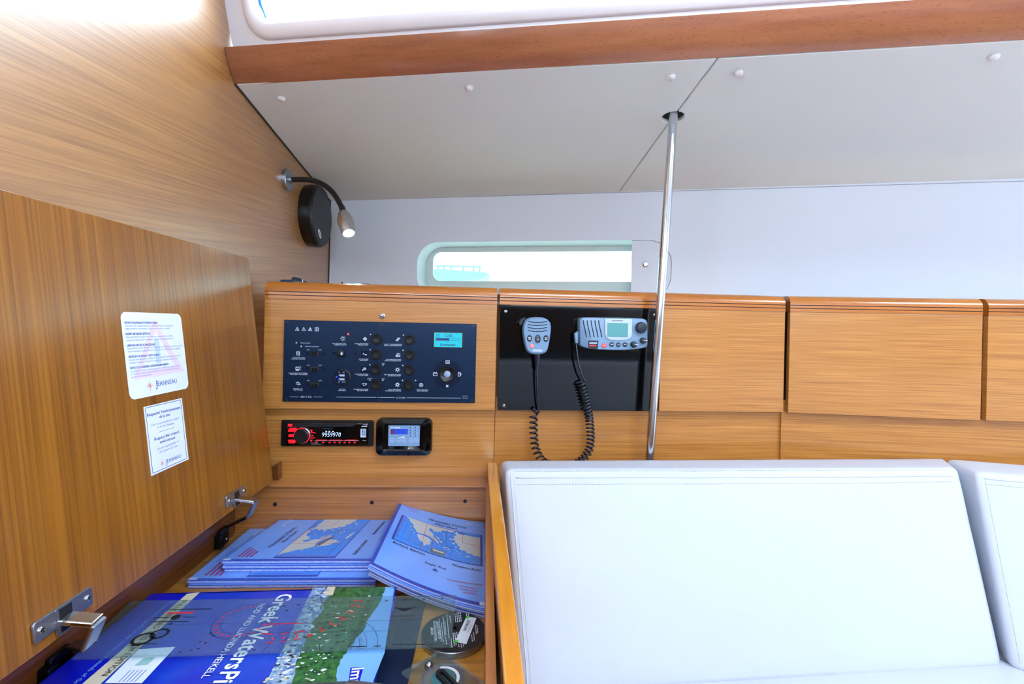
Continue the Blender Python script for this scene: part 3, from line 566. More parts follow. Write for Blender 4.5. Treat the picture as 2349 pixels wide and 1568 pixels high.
for x, y in ((836.8, 811.6), (836.4, 846.7), (836, 881.1), (911.6, 881.8), (966, 882.4)):
    c = ic(x, y); b.flat(FP, rr(c[0] - 0.0085, c[0] + 0.0085, c[1] - 0.008, c[1] + 0.008, 0.001, 2), 0.0002, M_facedk)
b.build('legend_print', SP)

# ------------------------------------------------------------------ car stereo and climate controller on the lower panel
FS = FLA
q1 = FS.px(647.5, 961.5); q2 = FS.px(857.3, 1022.5)
ST = thing('car_stereo', 'black car stereo with red backlit keys and a round volume knob', 'stereo', FS.pt((q1[0] + q2[0]) / 2, q2[1]))
b = MB(); b.prism(FS, rr(q1[0], q2[0], q2[1], q1[1], 0.004, 4), 0, 0.006, M_blackp); b.build('trim_frame', ST, bevel=0.002)
FS2 = FS.off(0.0062)
def Q(x, y): return FS2.px(640 + x / 6.525, 950 + y / 6.525)
r1 = Q(115, 118); r2 = Q(1335, 462)
b = MB(); b.prism(FS2, rr(r1[0], r2[0], r2[1], r1[1], 0.004, 4), -0.001, 0.006, M_gloss); b.build('front_face', ST, bevel=0.0025)
FS3 = FS.off(0.0124)
def Q3(x, y): return FS3.px(640 + x / 6.525, 950 + y / 6.525)
b = MB(); b.prism(FS3, [Q3(220, 150), Q3(1150, 150), Q3(1110, 182), Q3(240, 190)], -0.001, 0.0004, M_black); b.build('disc_slot', ST)
kc = FS3.at(*Q3(352, 312)); b = MB(); b.lathe(kc, [(0.0188, 0), (0.0186, 0.004), (0.0172, 0.0052)], M_steeld, 36, cap1=False); vk = b.build('volume_knob', ST, smooth=True)
b = MB(); b.lathe(kc, [(0.0172, 0.001), (0.0165, 0.010), (0.0150, 0.0115), (0.002, 0.0108)], M_blackp, 36); b.build('knob_cap', vk, smooth=True)
b = MB(); b.arc(kc, (0, 0), 0.0178, 0.0012, -60, 20, 0.0056, M_redb, 20); b.arc(kc, (0, 0), 0.0178, 0.0012, 60, 170, 0.0056, M_redb, 20); b.build('lit_ring', vk)
for nm, pl in (('preset_key', ((140, 143), (200, 143), (196, 180), (135, 180))), ('preset_key', ((165, 202), (265, 200), (270, 225), (235, 255), (140, 256), (145, 225))), ('preset_key', ((148, 298), (232, 292), (230, 337), (142, 334))), ('preset_key', ((136, 378), (235, 378), (262, 400), (235, 430), (150, 428)))):
    b = MB(); b.prism(FS3, [Q3(*p) for p in pl][::-1], -0.001, 0.002, M_redb); b.build(nm, ST, bevel=0.0006)
b = MB()
for pl in (((470, 235), (500, 228), (500, 255), (475, 258)), ((475, 268), (548, 268), (545, 280), (478, 279)), ((482, 312), (512, 310), (520, 322), (482, 326)), ((472, 346), (540, 346), (538, 356), (475, 357)), ((470, 378), (500, 378), (494, 403), (466, 402)), ((240, 152), (266, 150), (262, 172), (242, 174))): b = MB(); b.flat(FS3, [Q3(*p) for p in pl][::-1], 0.0003, M_redb); b.build('lit_key', ST)
for x0, x1 in ((552, 720), (755, 940), (985, 1165)): b = MB(); b.flat(FS3, [Q3(x0, 388), Q3(x1, 388), Q3(x1, 378), Q3(x0 + 6, 378)], 0.0003, M_redb); b.build('lit_bar', ST)
for x in (545, 645, 740, 815, 890, 965, 1035, 1115): b = MB(); b.flat(FS3, [Q3(x, 428), Q3(x + 30, 428), Q3(x + 36, 412), Q3(x + 6, 412)], 0.0003, M_redb); b.build('lit_key', ST)
b = MB(); b.flat(FS3, [Q3(525, 399), Q3(1200, 398), Q3(1200, 388), Q3(525, 390)], 0.0002, M_steeld); b.flat(FS3, [Q3(1250, 398), Q3(1305, 398), Q3(1305, 387), Q3(1250, 387)], 0.0002, M_steeld); b.build('chrome_line', ST)
b = MB(); b.text(FS3, '9959970', Q3(645, 334), Q3(926, 334), 0.0102, M_digit, 0.0003, 0.0, 0.12)
for x in (700, 745, 800): b.flat(FS3, [Q3(x, 260), Q3(x + 22, 260), Q3(x + 16, 248), Q3(x - 6, 248)], 0.0003, M_digit)
b.text(FS3, 'Pioneer', Q3(655, 220), Q3(796, 220), 0.0026, mat('dim_blue_print', '3c6a94', 0.4), 0.0003, 0.0, 0.2); b.build('display_print', ST)
b = MB(); b.box(FS3, Q3(1226, 0)[0], Q3(1308, 0)[0], Q3(0, 340)[1], Q3(0, 212)[1], -0.001, 0.0006, M_print)
for k in range(4): b.line(FS3, Q3(1240, 232 + k * 24), Q3(1262, 228 + k * 24), 0.002, 0.0009, M_black)
b.box(FS3, Q3(1272, 0)[0], Q3(1302, 0)[0], Q3(0, 320)[1], Q3(0, 228)[1], 0.0006, 0.0010, M_panelb); b.flat(FS3, [Q3(1230, 186), Q3(1320, 184), Q3(1320, 168), Q3(1240, 172)], 0.0004, M_print); b.flat(FS3, [Q3(1250, 150), Q3(1318, 148), Q3(1318, 140), Q3(1262, 146)], 0.0004, M_print)
b.build('usb_port', ST)

q1 = FS.px(864.6, 956.5); q2 = FS.px(991.2, 1041)
AC = thing('climate_controller', 'rounded black control box with a pale blue touch panel, right of stereo', 'controller', FS.pt((q1[0] + q2[0]) / 2, q2[1]))
ou = rr(q1[0], q2[0], q2[1], q1[1], 0.014, 6); cu2 = ((q1[0] + q2[0]) / 2, (q1[1] + q2[1]) / 2)
def bulge(poly, k, s): 
    hw, hh = (q2[0] - q1[0]) / 2, (q1[1] - q2[1]) / 2
    return [(cu2[0] + (u - cu2[0]) * s, cu2[1] + (v - cu2[1]) * s * (1 + k * (1 - ((u - cu2[0]) / hw) ** 2))) for u, v in poly]
i1 = FS.px(889, 972); i2 = FS.px(965, 1027); inn = rr(i1[0], i2[0], i2[1], i1[1], 0.002, 6)
b = MB(); L = [(bulge(ou, 0.04, 1), 0), (bulge(ou, 0.04, 1), 0.010), (bulge(ou, 0.04, 0.965), 0.016), (inset2 := [(cu2[0] + (u - cu2[0]) * 0.3 + (p[0] - cu2[0]) * 0.7, cu2[1] + (v - cu2[1]) * 0.3 + (p[1] - cu2[1]) * 0.7) for (u, v), p in zip(ou, inn)], 0.018), (inn, 0.013)]
b.loft([[FS.pt(u, v, h) for u, v in l] for l, h in L], M_gloss, True, True); b.build('housing', AC, smooth=True)
FS4 = FS.off(0.0142)
def Q4(x, y): return FS4.px(640 + x / 6.525, 950 + y / 6.525)
i1 = Q4(1640, 166); i2 = Q4(2103, 472); b = MB(); b.box(FS4, i1[0], i2[0], i2[1], i1[1], -0.001, 0.0006, M_panelb); tp = b.build('touch_panel', AC)
b = MB(); d1 = Q4(1674, 218); d2 = Q4(1928, 296); b.flat(FS4, [(d1[0], d2[1]), (d2[0], d2[1]), (d2[0], d1[1]), (d1[0], d1[1])], 0.0009, M_disp); d3 = Q4(1714, 296)
b.flat(FS4, [(d1[0], d2[1]), (d3[0], d2[1]), (d3[0], d1[1]), (d1[0], d1[1])], 0.0010, mat('dark_red_digit_field', '5c2040', 0.4))
b.text(FS4, 'J', Q4(1682, 284), Q4(1702, 284), 0.008, M_redink, 0.0012); M_ghost = mat('dim_segments', '3a5ccc', 0.4)
for x in (1738, 1802, 1870): b.text(FS4, '8', Q4(x, 284), Q4(x + 42, 284), 0.008, M_ghost, 0.0012)
b.build('digit_display', tp)
b = MB(); b.text(FS4, 'GREE', Q4(1716, 207), Q4(1815, 207), 0.0034, M_cover_white, 0.0009, 0.02); b.arc(FS4, Q4(1690, 196), 0.0018, 0.0009, 0, 360, 0.0009, M_cover_white, 14)
for x, s in ((1697, 'o'), (1788, '-'), (1872, '+'), (1982, '='), (2057, '=')):
    c = Q4(x, 384); b.arc(FS4, c, 0.0045, 0.0006, 0, 360, 0.0009, M_cover_white, 20); b.text(FS4, s, (c[0] - 0.002, c[1] - 0.0016), (c[0] + 0.002, c[1] - 0.0016), 0.003, M_cover_white, 0.0009)
b.flat(FS4, [Q4(1785, 346), Q4(1878, 346), Q4(1878, 326)], 0.0009, M_cover_white)
for x in (1970, 2040):
    for y in (197, 238, 278, 318): b.flat(FS4, circ(*Q4(x, y), 0.0013, 10), 0.0009, M_navyink); b.line(FS4, Q4(x + 16, y), Q4(x + 34, y), 0.0007, 0.0009, M_cover_white)
b.build('panel_print', tp)

# ------------------------------------------------------------------ marine radio and handset
FV = FA.off(0.036)
def Vx(x, y): return FV.px(1300 + x / 7.84, 700 + y / 7.84)
VR = thing('marine_radio', 'blue-grey marine radio with slotted speaker and green screen on black panel', 'radio', FA.pt(*FA.px(1408, 800)))
out = [(232, 300), (240, 250), (275, 218), (340, 214), (1000, 222), (1380, 236), (1440, 262), (1464, 320), (1462, 700), (1448, 745), (1400, 768), (1220, 796), (1050, 808), (820, 808), (560, 796), (380, 775), (275, 742), (240, 705)]
fo = [Vx(*p) for p in out][::-1]; cv2 = (sum(p[0] for p in fo) / len(fo), sum(p[1] for p in fo) / len(fo))
def sc2(poly, s, c): return [(c[0] + (u - c[0]) * s, c[1] + (v - c[1]) * s) for u, v in poly]
b = MB(); b.loft([[FA.pt(u, v, h) for u, v in l] for l, h in ((sc2(fo, 0.985, cv2), 0.0005), (sc2(fo, 1.0, cv2), 0.012))], M_blackp, True); b.loft([[FA.pt(u, v, h) for u, v in l] for l, h in ((sc2(fo, 1.0, cv2), 0.012), (fo, 0.030), (sc2(fo, 0.985, cv2), 0.0345), (sc2(fo, 0.955, cv2), 0.036))], M_grey, False, True); b.build('housing', VR, smooth=True)
for x in (300, 368, 438, 508, 575):
    b = MB(); b.tube([FV.pt(*Vx(x + (50 * t * t * (3 - 2 * t)) + (6 if t > .9 else 0), 268 + 305 * t), 0.0003) for t in [i / 8 for i in range(9)]], 0.0011, M_slot, 6); b.build('speaker_slot', VR)
bz = [(682, 238), (1172, 246), (1170, 520), (1150, 580), (1080, 618), (930, 632), (770, 618), (705, 580), (686, 520)]
b = MB(); b.prism(FV, [Vx(*p) for p in bz][::-1], -0.001, 0.0025, M_greyl); bze = b.build('screen_bezel', VR, bevel=0.0012)
FV2 = FV.off(0.0026); V2 = lambda x, y: FV2.px(1300 + x / 7.84, 700 + y / 7.84)
b = MB(); b.box(FV2, V2(738, 0)[0], V2(1112, 0)[0], V2(0, 552)[1], V2(0, 296)[1], -0.001, 0.0004, M_rlcd); b.build('lcd', bze)
b = MB(); b.text(FV2, 'Raymarine', V2(818, 282), V2(1010, 284), 0.0030, M_navyink, 0.0004, 0.01); b.text(FV2, 'RAY49E', V2(803, 600), V2(880, 600), 0.0022, M_steeld, 0.0004); b.text(FV2, 'VHF RADIO', V2(895, 600), V2(1038, 602), 0.0022, M_steeld, 0.0004); b.build('bezel_print', bze)
b = MB(); b.prism(FV, [Vx(x, y) for x, y in ((388, 634), (572, 634), (558, 792), (384, 782))][::-1], -0.003, 0.0006, M_slot); ds = b.build('distress_cover', VR, bevel=0.0004)
b = MB(); b.prism(FV, [Vx(x, y) for x, y in ((402, 712), (526, 712), (520, 738), (400, 736))][::-1], 0.0004, 0.0018, M_redink); b.prism(FV, [Vx(x, y) for x, y in ((404, 664), (545, 664), (540, 694), (404, 694))][::-1], 0.0004, 0.0020, M_steeld); b.build('distress_key', ds)
for i, (x, y, tx) in enumerate(((672, 722, '16'), (808, 702, 'ITEM'), (928, 708, 'CLEAR'), (1046, 704, 'MENU'))):
    f = FV.at(*Vx(x, y)); b = MB(); b.lathe(f, [(0.0056, -0.001), (0.0056, 0.0008), (0.0050, 0.0018), (0.003, 0.0022)], mat('lit_red_key', 'd84858', 0.4, emit='e04050', es=0.6) if i == 0 else M_knob, 18); ky = b.build('round_key', VR, smooth=True)
    if i == 0: ky['label'] = 'lit red key'
    b = MB(); w_ = 0.0034 if len(tx) > 2 else 0.002; b.text(f, tx, (-w_, -0.0012), (w_, -0.0012), 0.0022, M_cover_white, 0.0026, 0.01); b.build('key_print', ky)
for x, y, r in ((1330, 398, 0.0132), (1198, 702, 0.0074), (1365, 630, 0.0074)):
    f = FV.at(*Vx(x, y)); b = MB(); n = 24; prof = [(r, -0.001), (r * 0.98, 0.008), (r * 0.86, 0.011), (r * 0.3, 0.0115)]
    b.loft([[f.pt((rr_ * (1 + 0.04 * (-1) ** i)) * math.cos(2 * math.pi * i / n), (rr_ * (1 + 0.04 * (-1) ** i)) * math.sin(2 * math.pi * i / n), h) for i in range(n)] for rr_, h in prof], M_knob, True, True)
    kb = b.build('tuning_knob', VR)
    if r < 0.01:
        b = MB(); b.box(f, -0.0012, r * 1.0, -0.0014, 0.0014, 0.010, 0.0135, M_steeld); b.build('pointer', kb, bevel=0.0006)
b = MB(); b.text(FV, 'SQ', Vx(1110, 668), Vx(1130, 668), 0.0018, M_cover_white); b.text(FV, 'POWER', Vx(1182, 596), Vx(1268, 598), 0.0018, M_cover_white); b.text(FV, 'CH', Vx(1210, 294), Vx(1240, 294), 0.0018, M_cover_white); b.build('face_print', VR)
b = MB(); cx_ = FA.off(0.022).px(1321, 775); f = FA; b.tube([FA.pt(cx_[0] + 0.004, cx_[1] + 0.012, 0.022), FA.pt(cx_[0], cx_[1] + 0.010, 0.024), FA.pt(cx_[0] + 0.001, cx_[1] - 0.012, 0.026)], [0.005, 0.006, 0.0045], M_grey, 12); b.build('cable_plug', VR, smooth=True)

FHd = FA.off(0.040)
def Hx(x, y): return FHd.px(1185 + x / 9.22, 710 + y / 9.22)
HS = thing('handset_microphone', 'blue-grey handset microphone hanging on black panel with coiled dark cord', 'handset', FA.pt(*FA.px(1232, 815)))
out = [(430, 152), (560, 160), (660, 200), (722, 270), (740, 360), (735, 470), (700, 700), (665, 850), (630, 905), (560, 938), (430, 952), (310, 940), (245, 905), (205, 850), (165, 700), (132, 470), (132, 380), (150, 290), (200, 205), (300, 162)]
ho = [Hx(*p) for p in out][::-1]; hcn = (sum(p[0] for p in ho) / len(ho), sum(p[1] for p in ho) / len(ho))
b = MB(); b.loft([[FA.pt(u, v, h) for u, v in l] for l, h in ((sc2(ho, 0.9, hcn), 0.010), (sc2(ho, 0.99, hcn), 0.018), (ho, 0.030), (sc2(ho, 0.975, hcn), 0.037), (sc2(ho, 0.90, hcn), 0.040))], M_grey, True, True); b.build('housing', HS, smooth=True)
b = MB(); b.lathe(FA.at(*FA.off(0.01).px(1232, 770)), [(0.008, 0.0005), (0.006, 0.010)], M_blackp, 14); b.build('hanger_stud', HS, smooth=True)
for k, y in enumerate((248, 312, 376, 440)):
    b = MB(); b.tube([FHd.pt(*Hx(235 + 415 * t, y + 22 * math.sin(math.pi * t)), -0.0005) for t in [i / 10 for i in range(11)]], 0.0012, M_slot, 6); b.build('speaker_slot', HS)
for x, y, rx, ry, tx in ((272, 605, 55, 75, ('HI/LO', '16/PLUS')), (450, 618, 72, 98, ('^', '16', 'v')), (620, 610, 56, 74, ('SCAN', 'SAVE'))):
    c = Hx(x, y); k = 1.06 / 1109 / 9.22; f = FHd.at(*c)
    b = MB(); b.loft([[f.pt(rx * k * s * math.cos(2 * math.pi * i / 24) * (0.9 if rx == 72 else 1) , ry * k * s * math.sin(2 * math.pi * i / 24), h) for i in range(24)] for s, h in ((1, -0.001), (1, 0.001), (0.85, 0.002))], M_knob, True, True); ky = b.build('soft_key', HS, smooth=True)
    b = MB()
    for i, s in enumerate(tx):
        w_ = 0.0032 if len(s) > 2 else 0.0016; v = (0.0018 - i * 0.0034) if len(tx) == 2 else 0.005 - i * 0.0062; b.text(f, s, (-w_, v - 0.0012), (w_, v - 0.0012), 0.0024 if len(tx) == 2 or i == 1 else 0.0012, M_cover_white, 0.0024, 0.02)
    b.build('key_print', ky)
f = FHd.at(*Hx(322, 765)); b = MB(); b.lathe(f, [(0.0048, -0.001), (0.0048, 0.001), (0.003, 0.002)], mat('lit_pink_key', 'f08080', 0.4, emit='ff6060', es=0.8), 18); o = b.build('soft_key', HS, smooth=True); o['label'] = 'lit red key'
b = MB(); c1_ = Hx(338, 885); c2_ = Hx(545, 840); b.prism(FHd, rr(c1_[0], c2_[0], c1_[1], c2_[1], 0.002, 4), -0.002, 0.0006, M_greyl); bd = b.build('badge', HS)
b = MB(); b.text(FHd, 'Raymarine', Hx(352, 876), Hx(532, 876), 0.0022, M_steeld, 0.0009); b.build('badge_print', bd)
b = MB(); pl = [Hx(60, 285), Hx(95, 215), Hx(150, 172), Hx(215, 158), Hx(160, 240), Hx(120, 340), Hx(70, 330)]; b.prism(FA, pl[::-1], 0.016, 0.032, M_knob); b.build('talk_switch', HS, bevel=0.002)
# strain relief and cord
def cp(x, y, h): 
    f = FA.off(h); return f.pt(*f.px(x, y))
b = MB(); b.tube([cp(1231.5, 812, 0.027), cp(1231.5, 826, 0.027), cp(1231.3, 836, 0.027), cp(1231, 849, 0.027)], [0.0085, 0.0068, 0.0052, 0.0042], M_cable, 12); b.build('strain_relief', HS, smooth=True)
def smooth_path(pts, n):
    out = []
    P_ = [pts[0]] + pts + [pts[-1]]
    for i in range(1, len(P_) - 2):
        for k in range(n):
            t = k / n; a, q, c, d = P_[i - 1], P_[i], P_[i + 1], P_[i + 2]
            out.append(0.5 * ((2 * q) + (c - a) * t + (2 * a - 5 * q + 4 * c - d) * t * t + (3 * q - a - 3 * c + d) * t ** 3))
    out.append(pts[-1]); return out
def helix(path, r, pitches, seg=12):
    L = [0]
    for a, c in zip(path, path[1:]): L.append(L[-1] + (c - a).length)
    tot = L[-1]; out = []; ph = 0; s = 0; i = 0
    t0 = (path[1] - path[0]).normalized(); a = V((1, 0, 0)) - t0 * t0.x; a.normalize()
    while s < tot:
        while i < len(L) - 2 and L[i + 1] < s: i += 1
        k = (s - L[i]) / max(1e-9, L[i + 1] - L[i]); p = path[i].lerp(path[i + 1], k); t = (path[i + 1] - path[i]).normalized()
        a = (a - t * a.dot(t)).normalized(); bb = t.cross(a); out.append(p + (a * math.cos(ph) + bb * math.sin(ph)) * r)
        f = s / tot; pt = pitches[0] * (1 - f) + pitches[1] * f if f < 1 else pitches[1]
        s += pt / seg; ph += 2 * math.pi / seg
    return out
axis = smooth_path([cp(1224, 950, 0.012), cp(1224, 985, 0.012), cp(1226, 1015, 0.012), cp(1234, 1042, 0.014), cp(1252, 1062, 0.014), cp(1290, 1072, 0.014), cp(1326, 1060, 0.014), cp(1349, 1036, 0.013), cp(1355, 1005, 0.012), cp(1352, 965, 0.012), cp(1346, 930, 0.020), cp(1338, 893, 0.026), cp(1334, 880, 0.026)], 8)
hx = helix(axis, 0.0088, (0.0128, 0.0076))
lead = smooth_path([cp(1231, 845, 0.027), cp(1232, 890, 0.026), cp(1234, 930, 0.022), cp(1236, 944, 0.018), cp(1231, 946, 0.014), cp(1226, 938, 0.014), cp(1220, 940, 0.012)], 5)
tail = smooth_path([hx[-1], cp(1342, 876, 0.030), cp(1334, 858, 0.032), cp(1326, 828, 0.030), cp(1323, 800, 0.028), cp(1321.5, 786, 0.026)], 5)
b = MB(); b.tube(lead[:-1] + hx + tail[1:], 0.0024, M_cable, 7); b.build('coiled_cord', HS, smooth='all')

# ------------------------------------------------------------------ steel post
pt0 = FC.pt(*FC.px(1545, 264)); pb0 = onY(1490, 1050, 1.125); pd = (pb0 - pt0).normalized(); pend = pb0 + pd * ((0.80 - pb0.z) / pd.z)
PO = thing('grab_post', 'polished steel post running from the ceiling hole down behind the settee', 'post', pend)
b = MB(); b.tube([pt0 - pd * 0.03, pt0 + pd * 0.004, pend], 0.0102, M_steel, 28); b.build('tube', PO, smooth=True)
f_ = Fr(pt0 + pd * 0.036, (1, 0, 0), -pd); b = MB(); fp = Fr(f_.o + V((0, 0, 0)), f_.r, f_.u)
b.prism(Fr(fp.o + fp.n * 0.0102 - fp.r * 0.0035, fp.r, fp.u), [(-0.004, -0.010), (0.004, -0.010), (0.004, 0.010), (-0.004, 0.010)], -0.003, 0.0004, M_steeld); b.build('spanner_flat', PO)
b = MB(); b.lathe(Fr(pend, (1, 0, 0), (0, 1, 0)), [(0.045, -0.004), (0.045, 0.026), (0.040, 0.032), (0.012, 0.033)], M_beech, 24); b.build('foot_block', PO, smooth=True)

# ------------------------------------------------------------------ reading lamp and round black case on the bulkhead
lb = V((-0.58, 1.412, 1.551)); LF = Fr(lb, (0, 1, 0), (0, 0, 1))
RL = thing('reading_lamp', 'lit reading lamp on a black gooseneck with a steel base on bulkhead', 'lamp', lb)
b = MB(); b.lathe(LF, [(0.031, 0), (0.031, 0.010), (0.029, 0.012), (0.009, 0.0125)], M_steeld, 32); b.lathe(LF, [(0.0095, 0.012), (0.0095, 0.018)], M_steeld, 16); b.build('base', RL, smooth=True)
gp = []
for (x, y), d in zip(((672, 412), (688, 411.5), (705, 412), (725, 416), (746, 426), (764, 442), (777, 462), (785, 478)), (1.412, 1.41, 1.405, 1.40, 1.39, 1.38, 1.365, 1.355)): gp.append(onY(x, y, d))
gp = smooth_path(gp, 5)
b = MB(); b.tube(gp, 0.0075, M_black, 12); b.build('gooseneck', RL, smooth='all')
h0 = gp[-1]; h1 = onY(800, 535, 1.315); hd = (h1 - h0).normalized(); HF = Fr(h0, hd.orthogonal(), hd.cross(hd.orthogonal())); Lh = (h1 - h0).length
if HF.n.dot(hd) < 0: HF = Fr(h0, HF.u, HF.r)
b = MB(); b.lathe(HF, [(0.0082, -0.006), (0.0088, 0.012), (0.0085, 0.014)], M_black, 16); b.build('collar', RL, smooth=True)
b = MB(); b.lathe(HF, [(0.0095, 0.012), (0.0150, 0.022), (0.0195, 0.036), (0.0212, 0.050), (0.0205, 0.060), (0.0180, Lh - 0.006), (0.0160, Lh), (0.0150, Lh), (0.0150, Lh - 0.004)], M_steel, 28, cap1=False); hdob = b.build('lamp_head', RL, smooth=True)
b = MB(); b.lathe(HF, [(0.0149, Lh - 0.004), (0.012, Lh - 0.001), (0.004, Lh + 0.001)], M_lamp, 24); b.build('lens', hdob, smooth=True)
side = HF.o + V((0.0182, -0.006, -0.0)) + hd * 0.042
sl = bpy.data.lights.new('reading_lamp_led', 'SPOT'); sl.energy = 2.2; sl.spot_size = math.radians(95); sl.spot_blend = 0.6; sl.shadow_soft_size = 0.012; sl.color = (0.92, 1, 0.97)
so = bpy.data.objects.new('reading_lamp_led', sl); COL.objects.link(so); so.location = h1 + hd * 0.006; so.rotation_euler = hd.to_track_quat('-Z', 'Y').to_euler()

sc_ = V((-0.58, 1.602, 1.489)); SF = Fr(sc_, (0, 1, 0), (0, 0, 1)); SPK = thing('round_speaker', 'round black speaker case with an oval white badge in the corner', 'speaker', sc_)
b = MB(); b.lathe(SF, [(0.098, 0), (0.100, 0.012), (0.100, 0.030)], M_blackp, 48); b.build('rim', SPK, smooth=True)
b = MB(); b.lathe(SF, [(0.097, 0.029), (0.097, 0.037), (0.092, 0.042), (0.03, 0.0435)], M_black, 48); b.build('cover', SPK, smooth=True)
fb = SF.off(0.0432); bc = fb.px(733, 536); f3 = Fr(fb.pt(*bc), V((0, 0.80, -0.60)), V((0, 0.6, 0.8))); b = MB(); b.flat(f3, circ(0, 0, 0.019, 24, 0.0095), 0.0006, M_cover_white); bdg = b.build('badge', SPK)
b = MB(); b.text(f3, 'VDO', (-0.0115, -0.004), (0.0115, -0.004), 0.008, M_black, 0.0009, 0.02); b.build('badge_print', bdg)

# small things on the shelf
zs = Zt - 0.011
p = onY(676, 640, 1.29); TO = thing('pocket_torch', 'small grey-blue pocket torch lying on the shelf top by the bulkhead', 'torch', V((p.x, p.y, zs)))
e0 = onY(642, 640, 1.285); e1_ = onY(710, 641, 1.31); zz = zs + 0.016; e0.z = e1_.z = zz; dd = (e1_ - e0); 
b = MB(); b.tube([e0, e0 + dd * 0.05, e0 + dd * 0.38, e0 + dd * 0.40], [0.006, 0.0105, 0.0115, 0.0115], mat('torch_blue_metal', '2c4a78', 0.25, metal=0.7), 16); b.build('barrel', TO, smooth=True)
b = MB(); b.tube([e0 + dd * 0.39, e0 + dd * 0.44, e0 + dd * 0.62, e0 + dd * 0.75, e0 + dd * 0.9, e0 + dd], [0.015, 0.0195, 0.0175, 0.0145, 0.0085, 0.004], mat('torch_dark_rubber', '1a2638', 0.4), 16); b.build('grip', TO, smooth=True)
b = MB(); b.tube([e0 + dd * 0.75, e0 + dd * 0.78], [0.0152, 0.0150], M_print, 16); b.build('ring', TO, smooth=True)
e0 = onY(783, 644, 1.30); e1_ = onY(868, 650, 1.31); e0.z = e1_.z = zs + 0.012; dd = e1_ - e0
PE = thing('float_pen', 'slim dark blue float with orange end on the shelf top', 'float', V(((e0 + e1_) / 2).xyz) * 1)
PE.location.z = zs
b = MB(); b.tube([e0 + dd * t for t in (0.15, 0.3, 0.5, 0.75, 1.0)], [0.008, 0.0115, 0.0135, 0.011, 0.004], mat('float_dark_blue', '0c2c44', 0.4), 14); b.build('body', PE, smooth=True)
b = MB(); b.tube([e0 + dd * t for t in (0.0, 0.04, 0.16)], [0.006, 0.009, 0.009], M_orange, 14); b.build('end_cap', PE, smooth=True)
b = MB(); b.tube([e0 - dd * 0.01 + V((0, 0, 0.004)), e0 + dd * 0.02 + V((0, 0, 0.008)), e0 + dd * 0.06 + V((0, 0, 0.004))], [0.003, 0.007, 0.003], M_black, 10); b.build('ball', PE, smooth=True)

# ------------------------------------------------------------------ chart table
CT = thing('chart_table', 'wooden chart table with its lid open against the bulkhead', 'chart table', (-0.26, 0.8, 0.66))
XL, XR, YB, ZF = -0.548, 0.0145, 1.105, 0.672
FT = Fr((0, 0, 0), (1, 0, 0), (0, 1, 0))
b = MB(); b.box(FT, XL, XR, 0.36, YB, ZF - 0.012, ZF, M_board); b.build('desk_floor', CT)
for_y = [YB]
b = MB(); FBk = Fr((0, YB, 0), (1, 0, 0), (0, 0, 1)); b.box(FBk, XL, XR, ZF, 0.779, -0.014, 0, M_desk); bk = b.build('back_panel', CT, bevel=0.001)
screw(bk, [FBk.at(*FBk.px(x, y)) for x, y in ((631, 1156), (853, 1152), (1067, 1149))], 0.0042, M_steelk)
b = MB(); b.prism(FT, [(XL, YB - 0.006), (XR, YB - 0.006), (XR, 1.1715), (XL, 1.1525)], 0.7785, 0.7845, M_desk); b.build('ledge', CT, bevel=0.002)
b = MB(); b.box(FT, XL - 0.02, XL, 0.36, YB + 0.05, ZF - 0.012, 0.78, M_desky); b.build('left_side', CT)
b = MB(); pl = [onY(620, 1108, 1.13), onY(636, 1061, 1.13), onY(638, 1100, 1.13)]
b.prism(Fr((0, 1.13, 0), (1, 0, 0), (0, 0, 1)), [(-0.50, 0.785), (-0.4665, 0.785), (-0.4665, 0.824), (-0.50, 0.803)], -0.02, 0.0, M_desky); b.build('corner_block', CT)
# right hand divider with varnished capping
d0 = onZ(1117.5, 1060, 0.821); d1 = onZ(1140, 1060, 0.821); d2 = onZ(1205, 1568, 0.821); d3 = onZ(1156, 1568, 0.821)
dl_ = (d3 - d0); dr_ = (d2 - d1)
quad = [d0, d1, d1 + dr_ * 1.25, d0 + dl_ * 1.25]
b = MB(); b.prism(FT, [(q.x, q.y) for q in quad][::-1], 0.50, 0.821, M_rail); b.build('right_side', CT, bevel=0.003)
b = MB(); b.box(FT, XR - 0.007, XR + 0.004, 0.36, YB, 0.672, 0.79, M_desk); b.build('inner_lining', CT)
b = MB(); b.box(FT, XL, XR + 0.03, 0.34, 0.36, 0.60, 0.79, M_desk); b.build('front_panel', CT)
# lid
lu0, lu1, lv1 = -0.72, 0.0, 0.4955
b = MB(); b.box(FLID, lu0, lu1, 0.0, lv1, -0.018, 0, M_lid); LID = b.build('lid', CT, bevel=0.0012)
FK = FLID.off(0.0006)
def lpx(x, y): return FK.px(x, y)
k1 = (-0.3945, -0.261, 0.2415, 0.366)
b = MB(); b.prism(FK, rr(k1[0], k1[1], k1[2], k1[3], 0.010, 6), -0.0006, 0.0, M_sticker)
def T3(x, y): return FK.px(265 + x / 6.967, 700 + y / 6.967)
tr_ = [T3(612, 215), T3(290, 1195), T3(1095, 1050)]; ti_ = [T3(640, 400), T3(405, 1060), T3(945, 965)]
for i in range(3): j = (i + 1) % 3; b.flat(FK, [tr_[i], tr_[j], ti_[j], ti_[i]], 0.00015, M_pink)
b.flat(FK, [T3(612, 540), T3(690, 530), T3(735, 920), T3(652, 930)], 0.00015, M_palebl)
